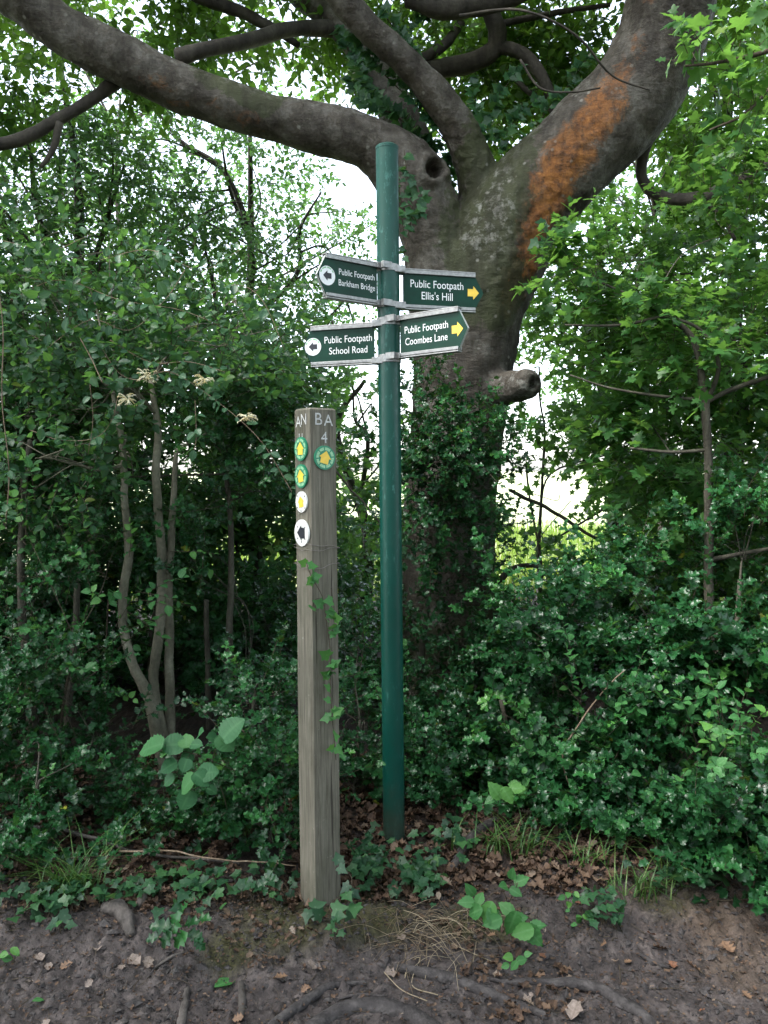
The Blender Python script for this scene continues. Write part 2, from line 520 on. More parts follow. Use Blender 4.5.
# ------------------------------------------------------------------ ground
def edge_y(x):
    """where the bare path meets the planted bank"""
    return 2.66 + .05 * np.sin(x * 2.3) + .10 * smooth(.5, 1.4, x) + .02 * np.sin(x * 7)

def gz(x, y, fine=False):
    x = np.asarray(x, float); y = np.asarray(y, float)
    p = np.stack([x, y, np.zeros_like(x)], -1).reshape(-1, 3)
    e = edge_y(x)
    z = .075 * smooth(e - .32, e + .05, y)
    z = z + .06 * smooth(.35, 1.3, x) * smooth(e - .28, e + .14, y)         # bank grows to the right
    z = z + .05 * smooth(3.2, 6, y) + .05 * smooth(6, 9, y)
    z = z + .05 * (fbm(p * 1.1, 3, 5).reshape(x.shape) - .5)
    z = z + (.035 * (fbm(p * 6, 3, 9).reshape(x.shape) - .5)) * smooth(9.5, 8, y)
    if fine:
        z = z + (.008 + .022 * fbm(p * 1.7, 2, 29).reshape(x.shape)) * (np.abs(fbm(p * 24, 3, 21) - .5).reshape(x.shape) * 2.2 - .25) + .016 * (fbm(p * 40, 2, 27).reshape(x.shape) - .5) + .016 * (fbm(p * 70, 2, 33).reshape(x.shape) - .5)
    return z

def axis(parts):
    a = [np.linspace(p, q, n, endpoint=False) for p, q, n in parts]
    return np.unique(np.concatenate(a + [np.array([parts[-1][1]])]))

gx = axis([(-400, -40, 8), (-40, -6, 30), (-6, -1.75, 60), (-1.75, 1.75, 440), (1.75, 6, 60), (6, 40, 30), (40, 400, 8)])
gy = axis([(-30, 0, 20), (0, 1.9, 30), (1.9, 2.9, 170), (2.9, 3.7, 70), (3.7, 6, 70), (6, 9.5, 30)])
GX, GY = np.meshgrid(gx, gy)
GZ = gz(GX, GY, True)
nx, ny = len(gx), len(gy)
idx = np.arange(nx * ny).reshape(ny, nx)
quads = np.stack([idx[:-1, :-1], idx[:-1, 1:], idx[1:, 1:], idx[1:, :-1]], -1).reshape(-1, 4)
cx = GX.ravel()[quads].mean(1); cy = GY.ravel()[quads].mean(1)
is_path = cy < edge_y(cx)
allv = np.stack([GX.ravel(), GY.ravel(), GZ.ravel()], -1)

def ground_sheet(name, q):
    used = np.unique(q)
    remap = np.full(len(allv), -1); remap[used] = np.arange(len(used))
    a = Acc(); v = allv[used]
    a.add(v, f4=remap[q])
    o = a.build(name, [M['soil']], attrs=False)
    tag(o, kind='structure')
    me = o.data
    x, y = v[:, 0], v[:, 1]
    p3 = np.stack([x, y, 0 * x], -1)
    w = (fbm(p3 * 5, 3, 3) - .5) * .25
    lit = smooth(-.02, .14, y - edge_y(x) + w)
    sand = .75 * smooth(.75, 1.1, x + w * 2) * smooth(2.25, 2.5, y + w * 2) * smooth(2.95, 2.7, y)
    mos = np.zeros_like(x)
    for (px, py, Y, rx, ry) in ((285, 928, 2.62, .2, .16), (365, 925, 2.63, .22, .12), (480, 925, 2.64, .2, .1), (230, 940, 2.5, .1, .1), (660, 915, 2.75, .12, .1), (330, 905, 2.78, .3, .1)):
        c = P(px, py, Y)
        mos = np.maximum(mos, smooth(1.25, .45, np.hypot((x - c[0]) / rx, (y - c[1]) / ry) + w * 1.6))
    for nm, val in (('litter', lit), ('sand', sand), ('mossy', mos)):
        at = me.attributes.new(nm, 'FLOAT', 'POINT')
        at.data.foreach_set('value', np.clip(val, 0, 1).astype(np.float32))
    return o
ground_sheet('path', quads[is_path])
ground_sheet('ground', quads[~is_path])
# the open field beyond the trees, out to the horizon
fx = axis([(-1500, -60, 10), (-60, 60, 60), (60, 1500, 10)])
fy = axis([(9.5, 40, 40), (40, 200, 20), (200, 2400, 12)])
FX, FY = np.meshgrid(fx, fy)
fz0 = np.interp(FX, gx, GZ[-1]) 
FZ = np.where(FY < 9.51, fz0, gz(FX, np.full_like(FY, 9.6)) * 0 + .18 + .1 * (fbm(np.stack([FX, FY, 0 * FX], -1).reshape(-1, 3) * .15, 3, 2).reshape(FX.shape) - .5))
ia = np.arange(FX.size).reshape(FX.shape)
fq = np.stack([ia[:-1, :-1], ia[:-1, 1:], ia[1:, 1:], ia[1:, :-1]], -1).reshape(-1, 4)
a = Acc(); a.add(np.stack([FX.ravel(), FY.ravel(), FZ.ravel()], -1), f4=fq)
tag(a.build('field', [M['field']], attrs=False), kind='structure')

# ------------------------------------------------------------------ leaf templates (length 1 along x)
def strip_leaf(ts, ws, zs, fold=.25, droop=.15, t0=0.0):
    """leaf from a half outline; midrib and two margins"""
    V, T, rib = [], [], []
    n = len(ts)
    mid = [(0.0, 0, 0)] + [(t, 0, -droop * t * t) for t in ts]
    V += mid; rib += [1.0] * (n + 1)
    for s in (1, -1):
        base = len(V)
        for t, w, z in zip(ts, ws, zs):
            if w <= 0: V.append((t, 0, -droop * t * t))
            else: V.append((t, s * w, fold * w + z - droop * t * t))
            rib.append(0.0 if w > 0 else 1.0)
        for i in range(n):
            a0, a1, b1 = i, i + 1, base + i
            if i == 0: tri = [(a0, a1, b1)]
            else: tri = [(a0, a1, b1), (a0, b1, base + i - 1)]
            for q in tri: T.append(q if s < 0 else q[::-1])
    return np.array(V, float), np.array(T, int), np.array(rib, float)

def fan_leaf(half, c=(.28, 0), cup=.12, droop=.15):
    pts = list(half) + [(x, -y) for x, y in half[::-1] if y > 1e-6]
    V = [(c[0], c[1], 0)] + [(x, y, cup * abs(y) * (1 + .6 * math.sin(9 * x)) - droop * x * x) for x, y in pts]
    n = len(pts)
    T = [(0, i + 1, (i + 1) % n + 1) for i in range(n)][::1]
    T = [(a_, c_, b_) for a_, b_, c_ in T]
    return np.array(V, float), np.array(T, int), np.array([1.0] + [0.0] * n)

L = {}
L['holly'] = strip_leaf([.08, .2, .32, .45, .57, .69, .8, .88, 1.0], [.13, .34, .2, .37, .2, .32, .13, .15, 0], [0, .1, -.04, -.1, .03, .1, -.02, -.05, 0], .3, .12)
L['holly_far'] = strip_leaf([.22, .36, .55, .75, 1.0], [.32, .18, .34, .14, 0], [.08, -.04, -.06, .04, 0], .3, .12)
L['ovate'] = strip_leaf([.12, .35, .62, .84, 1.0], [.17, .3, .27, .13, 0], [0, .01, -.02, .02, 0], .3, .22)
L['ovate_far'] = strip_leaf([.3, .65, 1.0], [.29, .25, 0], [0, .01, 0], .3, .2)
L['serrate'] = strip_leaf([.06, .16, .2, .32, .37, .5, .55, .68, .72, .84, .87, 1.0], [.15, .27, .25, .35, .31, .34, .28, .25, .17, .12, .06, 0], [0, .02, -.01, .03, -.01, .02, -.02, .02, -.01, .01, 0, 0], .22, .2)
L['round'] = strip_leaf([.0, .08, .11, .2, .23, .33, .36, .46, .49, .58, .62, .7, .74, .81, .84, .9, 1.0], [.14, .35, .33, .45, .42, .5, .46, .5, .46, .46, .41, .38, .32, .26, .2, .1, 0], [-.02, .03, -.01, .04, -.01, .05, .0, .05, -.01, .04, -.01, .03, 0, .02, 0, 0, 0], .12, .3)
L['maple'] = fan_leaf([(0, .03), (-.1, .22), (.03, .26), (.02, .5), (.17, .38), (.3, .27), (.42, .42), (.5, .58), (.6, .4), (.6, .2), (.78, .2), (1, 0)], (.25, 0), .1, .2)
L['maple_far'] = fan_leaf([(0, .03), (-.05, .42), (.25, .25), (.52, .55), (.62, .2), (1, 0)], (.25, 0), .1, .2)
L['ivy'] = fan_leaf([(0, .02), (-.12, .18), (-.1, .4), (.12, .36), (.2, .36), (.36, .52), (.48, .3), (.62, .2), (1, 0)], (.22, 0), .1, .15)
L['dry'] = strip_leaf([.15, .3, .42, .58, .72, .86, 1.0], [.2, .33, .24, .36, .22, .2, 0], [.06, .16, .02, -.08, .12, .1, 0], .45, -.25)
L['dry_oak'] = strip_leaf([.15, .28, .38, .5, .6, .74, .84, 1.0], [.1, .26, .12, .32, .15, .27, .12, 0], [.02, .1, 0, .1, .02, .12, .02, 0], .35, -.2)

rng = np.random.default_rng(11)

def frames(d, nrm):
    X = norm(d)
    Z = norm(nrm - X * np.sum(nrm * X, -1, keepdims=True))
    Y = np.cross(Z, X)
    return X, Y, Z

def add_sprigs(acc, root, d, length, k, leaf, lsize, mat_leaf=0, mat_twig=1, rg=None, up=.7, out=(0, -.35, 0), spread=(35, 75), twig_r=.0022, droop=.15, tipbunch=.0, jit=.45, yellow=None):
    """root (n,3), d (n,3): leafy shoots; each carries k leaves set alternately along a thin curved twig"""
    rg = rg or rng
    n = len(root)
    if n == 0: return
    d = norm(d)
    length = np.broadcast_to(np.asarray(length, float), (n,)) * rg.uniform(.7, 1.3, n)
    side = norm(np.cross(d, rg.normal(size=(n, 3))))
    bend = side * (length * rg.uniform(-.2, .2, n))[:, None] + np.array((0, 0, -1.)) * (length * droop)[:, None]
    u = (np.arange(k) + .6) / k
    if tipbunch: u = u ** (1 - tipbunch)
    base = root[:, None, :] + d[:, None, :] * (u[None, :, None] * length[:, None, None]) + bend[:, None, :] * (u ** 2)[None, :, None]
    dd = norm(d[:, None, :] + 2 * u[None, :, None] * bend[:, None, :] / np.maximum(length, 1e-4)[:, None, None])
    phi = rg.uniform(0, 6.28, n)[:, None] + np.arange(k)[None, :] * 2.4 + rg.normal(0, .3, (n, k))
    s1 = norm(np.cross(dd, side[:, None, :] + 1e-3)); s2 = np.cross(dd, s1)
    rad = np.cos(phi)[..., None] * s1 + np.sin(phi)[..., None] * s2
    rad = norm(rad * np.array((1, 1, .55)))
    ang = np.radians(rg.uniform(spread[0], spread[1], (n, k)))
    ang = ang * (1 - .75 * (u[None, :] > .93))
    ld = norm(np.cos(ang)[..., None] * dd + np.sin(ang)[..., None] * rad)
    nr = norm(np.array((0, 0, up)) + np.array(out) + rg.normal(0, jit, (n, k, 3)) + .25 * dd)
    X, Y, Z = frames(ld.reshape(-1, 3), nr.reshape(-1, 3))
    s = lsize * rg.uniform(.65, 1.2, (n, k)) * (1 - .3 * (u[None, :] > .9))
    base_t = np.clip(rg.beta(1.1, 1.5, (n, 1)) * .93 + rg.normal(0, .08, (n, k)), 0, .95)
    yl = rg.random((n, k)) < (yellow if yellow is not None else .002)
    tint = np.where(yl, 1.0, base_t)
    acc.inst(L[leaf], base.reshape(-1, 3), X, Y, Z, s.ravel(), tint.ravel(), mat_leaf)
    # twigs: three-sided, three rings
    uu = np.array((0, .5, 1.0))
    c = root[:, None, :] + d[:, None, :] * (uu[None, :, None] * length[:, None, None]) + bend[:, None, :] * (uu ** 2)[None, :, None]
    e1 = norm(np.cross(d, np.array((.3, .2, 1.0)))); e2 = np.cross(d, e1)
    r = twig_r * np.array((1.0, .75, .4))
    an = np.arange(3) * 2.0944
    ringv = np.cos(an)[None, None, :, None] * e1[:, None, None, :] + np.sin(an)[None, None, :, None] * e2[:, None, None, :]
    vv = (c[:, :, None, :] + ringv * r[None, :, None, None]).reshape(-1, 3)
    q = []
    for s_ in range(2):
        for j in range(3):
            q.append((s_ * 3 + j, s_ * 3 + (j + 1) % 3, s_ * 3 + 3 + (j + 1) % 3, s_ * 3 + 3 + j))
    q = (np.array(q)[None] + (np.arange(n) * 9)[:, None, None]).reshape(-1, 4)
    acc.add(vv, f4=q, mat=mat_twig)

def blob_pts(rg, c, rad, n, shell=.5, gap=0.0, gfreq=2.0, gseed=0, minz=None):
    c = np.asarray(c, float); rad = np.asarray(rad, float)
    out = np.zeros((0, 3))
    k = 0
    while len(out) < n and k < 12:
        k += 1
        v = norm(rg.normal(size=(n * 2, 3))) * (rg.random((n * 2, 1)) ** (1 / (3 + 3 * shell)))
        p = c + v * rad
        if gap:
            p = p[fbm(p * gfreq, 3, gseed) > gap]
        if minz is not None:
            p = p[p[:, 2] > gz(p[:, 0], p[:, 1]) + minz]
        out = np.vstack([out, p])
    return out[:n]

def stem_pts(lst):
    """[(px, py, Y, rpx)] -> smooth centre line and radii"""
    p = np.array([P(a_, b_, y_) for a_, b_, y_, r_ in lst])
    r = np.array([[RP(r_, y_)] for a_, b_, y_, r_ in lst])
    s = catmull(np.hstack([p, r]), 7)
    return s[:, :3], np.maximum(s[:, 3], .0012)

def plant(name, label, cat, base, stems, blobs, leaf, lsize, lmat, group=None, bark='bark', klen=.2, k=10, seed=1, crown='foliage', stem_name='stem',
          up=.7, out=(0, -.35, 0), nbr=8, gap=.0, gfreq=2.2, droop=.15, shell=.45, twig_r=.0022, tipbunch=.25, minz=.03, yellow=None, sides=8, spread=(35, 75), branch_r=.012, leaders=.0):
    """one woody plant: stems given as pixel/depth lists, foliage as leafy shoots filling ellipsoids
    blobs: (px, py, Y, rx_px, ry_px, depth_m, n_shoots)"""
    rg = np.random.default_rng(seed * 7919 + 13)
    root = thing(name, label, cat, base, group)
    lines = []
    for st in stems:
        p, r = stem_pts(st) if not isinstance(st, tuple) else st
        a_ = Acc()
        w = (fbm(p * 5 + seed, 3, seed) - .5)[:, None] * np.minimum(r * 1.6, .03)[:, None]
        p = p + w * np.array((1, .6, 0))
        tube(a_, p, r, sides, wob=.14, seed=seed)
        a_.build(stem_name, [M[bark]], root)
        lines.append((p, r))
    fol = Acc()
    axis_c = np.mean([P(b[0], b[1], b[2]) for b in blobs], 0)
    for bi, (px, py, Y, rx, ry, rd, n) in enumerate(blobs):
        c = P(px, py, Y)
        rad = (RP(rx, Y), rd, RP(ry, Y))
        pts = blob_pts(rg, c, rad, n, shell, gap, gfreq, seed, minz)
        outd = norm((pts - c) / np.array(rad)) * .55 + norm(pts - axis_c - np.array((0, 0, -.8))) * .5 + rg.normal(0, .35, pts.shape) + np.array((0, -.12, .12))
        add_sprigs(fol, pts, outd, klen, k, leaf, lsize, 0, 1, rg, up, out, spread, twig_r, droop, tipbunch, yellow=yellow)
        if leaders and n > 8:
            m_ = max(2, int(n * leaders))
            pl = pts[rg.choice(len(pts), min(m_, len(pts)), replace=False)]
            dl = norm((pl - c) / np.array(rad)) * .5 + rg.normal(0, .45, pl.shape) + np.array((0, -.35, .45))
            add_sprigs(fol, pl, dl, klen * 1.9, int(k * 1.5), leaf, lsize * 1.08, 0, 1, rg, up, out, spread, twig_r * 1.2, .2, 0, yellow=yellow)
        # a branch from the nearest stem into the blob, with side shoots
        if lines and nbr:
            a_ = Acc()
            allp = np.vstack([l[0] for l in lines]); allr = np.concatenate([l[1] for l in lines])
            low = allp[:, 2] < c[2] + .15
            cand = np.where(low)[0] if low.any() else np.arange(len(allp))
            j = cand[np.argmin(np.linalg.norm(allp[cand] - c, axis=1))]
            s0 = allp[j]
            r0 = min(allr[j] * .6, branch_r * (.6 + .4 * np.linalg.norm(c - s0)))
            mid = (s0 + c) / 2 + np.array((0, 0, .12 * np.linalg.norm(c - s0))) + rg.normal(0, .05, 3)
            e = c + (c - s0) * .35
            main = catmull([s0, mid, c, e], 6)
            tube(a_, main, np.linspace(r0, r0 * .25, len(main)), 6, wob=.1, seed=bi)
            for t in pts[rg.choice(len(pts), min(nbr, len(pts)), replace=False)] if len(pts) else ():
                k0 = main[rg.integers(len(main) // 4, len(main))]
                mm = (k0 + t) / 2 + rg.normal(0, .04, 3) + np.array((0, 0, .03))
                b_ = catmull([k0, mm, t], 5)
                tube(a_, b_, np.linspace(r0 * .4, r0 * .12 + .0008, len(b_)), 5)
            a_.build('branch', [M[bark]], root)
    fol.build(crown, [M[lmat], M['twig']], root)
    return root

# ================================================================== the big beech
TB = 5.2
beech = thing('beech_tree', 'huge old grey beech forking into thick limbs, with an orange stained right limb', 'tree', (*P(440, 700, TB)[:2], float(gz(*P(440, 700, TB)[:2]))))

def px_line(lst, per=8):
    p = np.array([np.append(P(a_, b_, y_), RP(r_, y_)) for a_, b_, y_, r_ in lst])
    s = catmull(p, per)
    return s[:, :3], s[:, 3]

body = Acc()
LIMBS = {
    'trunk': [(436, 800, 5.2, 92), (438, 735, 5.2, 70), (441, 690, 5.2, 57), (445, 610, 5.2, 49), (450, 510, 5.2, 47), (458, 430, 5.2, 48), (464, 360, 5.2, 51), (472, 300, 5.2, 53), (482, 262, 5.2, 52)],
    'right': [(470, 310, 5.2, 52), (498, 245, 5.2, 53), (532, 198, 5.15, 46), (576, 152, 5.1, 43), (622, 108, 5.05, 44), (656, 52, 4.95, 43), (670, -5, 4.85, 42), (682, -80, 4.75, 40), (704, -190, 4.6, 36)],
    'left': [(452, 340, 5.2, 42), (442, 270, 5.17, 36), (428, 220, 5.13, 33), (408, 177, 5.1, 33), (372, 144, 5.05, 26), (320, 130, 5.0, 23.5), (255, 113, 4.93, 22), (190, 90, 4.86, 21.5), (130, 64, 4.78, 22), (70, 33, 4.7, 22.5), (10, -6, 4.62, 22), (-90, -60, 4.5, 25), (-220, -110, 4.4, 20)],
    'mid': [(486, 255, 5.25, 32), (482, 195, 5.2, 22), (467, 143, 5.1, 17), (443, 103, 5.0, 14.5), (408, 65, 4.9, 14), (368, 27, 4.8, 13.5), (330, -14, 4.7, 13), (280, -80, 4.5, 12)],
    'back': [(432, 235, 5.25, 24), (415, 165, 5.4, 22), (398, 115, 5.5, 19), (372, 68, 5.6, 15), (338, 26, 5.7, 13), (298, -10, 5.8, 12), (240, -70, 5.9, 10)],
    'stub': [(478, 392, 5.15, 26), (500, 390, 4.98, 20), (518, 386, 4.84, 17), (529, 383, 4.74, 16.5), (532, 382, 4.72, 15)],
}
for nm, lst in LIMBS.items():
    p, r = px_line(lst)
    tube(body, p, r, 20)
# root flare
for dx, dy in ((-.75, -.25), (-.35, -.55), (.15, -.65), (.6, -.35), (.7, .3)):
    c = P(440, 700, TB)
    s = np.array([c[0], c[1], .55]); e = np.array([c[0] + dx * .8, c[1] + dy * .8, gz(c[0] + dx, c[1] + dy) - .08])
    mid = (s + e) / 2 + np.array((dx * .02, dy * .02, -.12))
    pp = catmull([s, mid, e], 6)
    tube(body, pp, np.linspace(.24, .07, len(pp)), 12)
tmp = bpy.data.objects.new('raw', body.mesh('raw', [M['beech_bark']], attrs=False))
C.objects.link(tmp)
md = tmp.modifiers.new('r', 'REMESH'); md.mode = 'VOXEL'; md.voxel_size = .016
sm = tmp.modifiers.new('s', 'SMOOTH'); sm.factor = .5; sm.iterations = 14
dg = bpy.context.evaluated_depsgraph_get()
tm = bpy.data.meshes.new_from_object(tmp.evaluated_get(dg))
bpy.data.objects.remove(tmp)
n = len(tm.vertices)
V = np.zeros(n * 3, np.float32); tm.vertices.foreach_get('co', V); V = V.reshape(-1, 3).astype(float)
N = np.zeros(n * 3, np.float32); tm.vertices.foreach_get('normal', N); N = N.reshape(-1, 3).astype(float)
d = .012 * np.abs(fbm(V * 16, 3, 45) - .5) * 4 * smooth(1.2, .2, np.linalg.norm(V - P(488, 215, 5.0), axis=1)) + .055 * (fbm(V * 2.6, 3, 40) - .5) + .022 * (fbm(V * 9, 3, 41) - .5) + .008 * (fbm(V * 30, 3, 42) - .5)
# vertical fluting low on the trunk, sagging creases under the fork
d += .03 * (fbm(V * np.array((6, 6, .7)), 2, 43) - .5) * smooth(2.6, 1.2, V[:, 2])
knots = [(P(431, 180, 5.1) + np.array((0, -.2, 0)), .072, .13), (P(536, 382, 4.69), .05, .07), (P(476, 385, 5.0), .0, .0)]
for c, r0, depth in knots[:2]:
    rr = np.linalg.norm((V - c) * np.array((1, .25 if r0 > .06 else .6, 1)), axis=1) + .045 * (fbm(V * 11, 3, 47) - .5)
    near = smooth(.5, .3, np.linalg.norm(V - c, axis=1))
    d += near * ((.03 if r0 > .06 else .016) * np.exp(-((rr - r0) / .035) ** 2))
    hole = near * smooth(r0 * .85, r0 * .45, rr)
    axis_in = np.array((-.25, 1, 0)) if r0 > .06 else np.array((-.55, 1, 0))
    V += hole[:, None] * depth * norm(axis_in)
V += N * d[:, None]
tm.vertices.foreach_set('co', V.astype(np.float32).ravel())

def near_line(lst, width, soft):
    p, _ = px_line(lst)
    best = np.full(n, 1e9)
    for q in p: best = np.minimum(best, np.linalg.norm(V - q, axis=1))
    return smooth(width + soft, width, best + .07 * (fbm(V * 5, 3, 50) - .5))
rust = near_line([(630, -40, 4.6, 1), (624, 15, 4.62, 1), (616, 60, 4.66, 1), (604, 102, 4.7, 1), (578, 146, 4.76, 1), (553, 196, 4.8, 1), (536, 260, 4.8, 1), (524, 300, 4.8, 1)], .04, .22)
rust = np.maximum(rust, .4 * near_line([(130, 85, 4.6, 1), (190, 105, 4.7, 1), (250, 130, 4.75, 1)], .05, .16))
moss = near_line([(500, 150, 5.1, 1), (490, 190, 4.9, 1), (480, 240, 4.8, 1), (492, 290, 4.85, 1)], .15, .3)
moss = np.maximum(moss, near_line([(215, 82, 4.85, 1), (265, 92, 4.85, 1)], .1, .12))
moss = np.maximum(moss, .8 * smooth(1.4, .5, V[:, 2]))  # moss low down, also standing in for the trunk foot's shade
lich = near_line([(488, 165, 4.85, 1), (490, 205, 4.85, 1), (484, 235, 4.85, 1)], .08, .14)
lich = np.maximum(lich, .8 * smooth(.3, .8, N[:, 2]) * smooth(3.2, 3.6, V[:, 2]))
lich = np.maximum(lich, .9 * near_line([(505, 385, 4.8, 1), (525, 383, 4.7, 1)], .06, .1))
lich = np.maximum(lich, 1.0 * near_line([(652, -10, 4.6, 1), (648, 40, 4.62, 1), (640, 80, 4.64, 1), (622, 112, 4.66, 1), (600, 150, 4.7, 1)], .03, .09))
for nm, val in (('rust', rust), ('moss', moss), ('lichen', lich)):
    at = tm.attributes.new(nm, 'FLOAT', 'POINT')
    at.data.foreach_set('value', np.clip(val, 0, 1).astype(np.float32))
tm.polygons.foreach_set('use_smooth', np.full(len(tm.polygons), True))
tm.name = 'trunk'
trunk = bpy.data.objects.new('trunk', tm); C.objects.link(trunk)
tm.materials.clear(); tm.materials.append(M['beech_bark'])
trunk.parent = beech; trunk.matrix_parent_inverse = world_of(beech).inverted()

BR = [
    [(178, 57, 4.83, 8), (205, 50, 4.9, 7), (240, 43, 5.1, 7), (285, 31, 5.4, 7), (335, 30, 5.7, 8)],
    [(195, -8, 5.4, 7), (225, 8, 5.5, 6), (268, 24, 5.6, 5), (300, 45, 5.7, 3)],
    [(118, 80, 4.85, 7), (88, 102, 4.8, 5.5), (55, 121, 4.75, 5.5), (20, 139, 4.7, 6), (-40, 150, 4.6, 5.5)],
    [(60, 122, 4.75, 4), (52, 150, 4.75, 3), (40, 168, 4.75, 2)],
    [(352, 42, 5.6, 10), (408, 70, 5.7, 8), (446, 68, 5.75, 9), (478, 60, 5.7, 9), (496, 44, 5.65, 9), (492, 12, 5.6, 9), (470, -40, 5.5, 10)],
    [(493, 44, 5.65, 7), (520, 55, 5.65, 6.5), (538, 74, 5.65, 6), (552, 100, 5.65, 5), (560, 130, 5.7, 4)],
    [(420, 62, 5.7, 6), (445, 44, 5.8, 5), (462, 22, 5.9, 4)],
    [(405, 0, 5.3, 7), (440, 9, 5.3, 10), (480, 5, 5.35, 10), (520, -6, 5.4, 8), (570, -30, 5.5, 7)],
    [(500, 24, 5.7, 3.5), (560, 12, 5.7, 2.6), (610, 5, 5.7, 2)],
    [(512, 75, 5.8, 3), (535, 95, 5.8, 2.4), (560, 96, 5.8, 1.6)],
    [(655, 120, 5.1, 7), (642, 160, 5.2, 5.5), (650, 190, 5.2, 5.5), (672, 200, 5.1, 5.5), (705, 196, 5.0, 7), (738, 182, 4.9, 6), (768, 166, 4.8, 5), (800, 160, 4.7, 4)],
    [(700, 197, 5.0, 3), (720, 215, 5.0, 2.4), (735, 240, 5.0, 1.6)],
    [(460, 15, 4.6, 1.2), (520, 10, 4.2, 1.2), (575, 35, 4.2, 1.1), (612, 75, 4.3, 1), (650, 90, 4.3, .8)],
    [(520, 60, 4.4, 1.1), (540, 88, 4.4, 1.1), (570, 92, 4.4, 1), (600, 88, 4.4, .8)],
]
for i, lst in enumerate(BR):
    p, r = px_line(lst, 7)
    a_ = Acc()
    p = p + (fbm(p * 4 + i, 3, i) - .5)[:, None] * np.minimum(r * 1.8, .06)[:, None] * np.array((1, .5, 1))
    tube(a_, p, r, 10, wob=.16, seed=60 + i)
    a_.build('branch', [M['bark_dark']], beech)

# the beech's own leaves: seen through the fork, along the top edge, and an unseen roof shaped to shade the hedge
def crown(parent, blobs, leaf, size, mat, seed, klen=.32, k=10, gap=.4, gfreq=1.6, up=.9, out=(0, -.1, 0), name='crown', spread=(40, 80), droop=.2, yellow=.004, shell=.2):
    rg = np.random.default_rng(seed)
    acc = Acc()
    for (c, rad, n_) in blobs:
        pts = blob_pts(rg, c, rad, n_, shell, gap, gfreq, seed)
        dr = rg.normal(0, .7, pts.shape) + norm(pts - np.asarray(c)) * .6 + np.array((0, 0, -.1))
        add_sprigs(acc, pts, dr, klen, k, leaf, size, 0, 1, rg, up, out, spread, .002, droop, 0.1, yellow=yellow)
    return acc.build(name, [M[mat], M['twig']], parent)

def B(px, py, Y, rx, ry, rd, n_):
    return (P(px, py, Y), (RP(rx, Y), rd, RP(ry, Y)), n_)

crown(beech, [
    B(450, 40, 6.3, 120, 70, .5, 420), B(530, 95, 6.2, 60, 60, .4, 230), B(240, 20, 6.0, 130, 45, .5, 190), B(110, 5, 6.0, 110, 60, .5, 170),
    B(60, 95, 5.6, 80, 60, .4, 110), B(710, 60, 5.9, 70, 90, .4, 190), B(590, 10, 6.0, 60, 60, .4, 130),
    ], 'ovate_far', .082, 'beech', 5, gap=.40)
crown(beech, [((-2.8, 5.0, 6.0), (2.8, 1.5, .9), 1000), ((2.8, 5.0, 6.2), (2.8, 1.5, .9), 1000), ((0, 5.0, 6.4), (2.6, 1.5, .9), 800), ((-5.2, 2, 5.4), (1.6, 3.0, 1.6), 600), ((5.2, 2, 5.4), (1.6, 3.0, 1.6), 600), ((0, -2.4, 5.4), (6, 1.3, 1.4), 900), ((-3.3, .4, 5.8), (1.6, 2.4, 1.0), 850), ((3.3, .4, 5.8), (1.6, 2.4, 1.0), 850)],
      'ovate_far', .12, 'beech', 6, gap=.42, name='shade_crown')  # leaf roof added overhead to block light, left open over the path
shade_hedge = thing('hedge', 'tall leafy hedge along the opposite side of the muddy path', 'hedge', (0, -3.2, 0))  # added out of view to keep low light off the undergrowth
crown(shade_hedge, [((-5.5, -3, 1.6), (2.4, .9, 2.2), 1100), ((-1.8, -3.4, 1.6), (2.4, .9, 2.2), 1100), ((1.8, -3.4, 1.6), (2.4, .9, 2.2), 1100), ((5.5, -3, 1.6), (2.4, .9, 2.2), 1100)], 'ovate_far', .13, 'hawthorn', 8, gap=.3, name='foliage')
for lab_, sx in (('hedge running on along the path, to the left of the leaning grey stems', -1), ('hedge running on along the path, to the right of the young tree', 1)):
    hs = thing('hedge', lab_, 'hedge', (sx * 4.2, 4.4, 0))
    crown(hs, [((sx * 3.5, 4.3, 1.2), (.9, 1.1, 1.3), 700), ((sx * 4.9, 4.3, 1.3), (1.2, 1.1, 1.4), 700), ((sx * 3.9, 4.6, 3.0), (1.2, 1.2, 1.0), 600), ((sx * 5.2, 4.4, 4.2), (1.3, 1.8, 1.2), 500), ((sx * 4.6, 6.2, 2.0), (1.6, 1.0, 2.0), 700)], 'ovate_far', .1, 'hawthorn', 9 + sx, gap=.34, name='foliage')
    a = Acc()
    tube(a, np.array([(sx * 4.2, 4.4, -.1), (sx * 4.1, 4.4, 1.6), (sx * 4.3, 4.45, 3.6)]), np.array([.07, .05, .02]), 8)
    a.build('stem', [M['bark_dark']], hs)
a = Acc()
for k in range(9):
    x_ = -6 + 1.5 * k
    tube(a, np.array([(x_, -3.3, -.1), (x_ + .1, -3.35, 1.2), (x_ - .05, -3.3, 2.6)]), np.array([.04, .03, .015]), 7)
a.build('stems', [M['bark_dark']], shade_hedge)

def gbase(px, Y):
    x = P(px, 700, Y)[0]
    return (x, Y, float(gz(x, Y)))

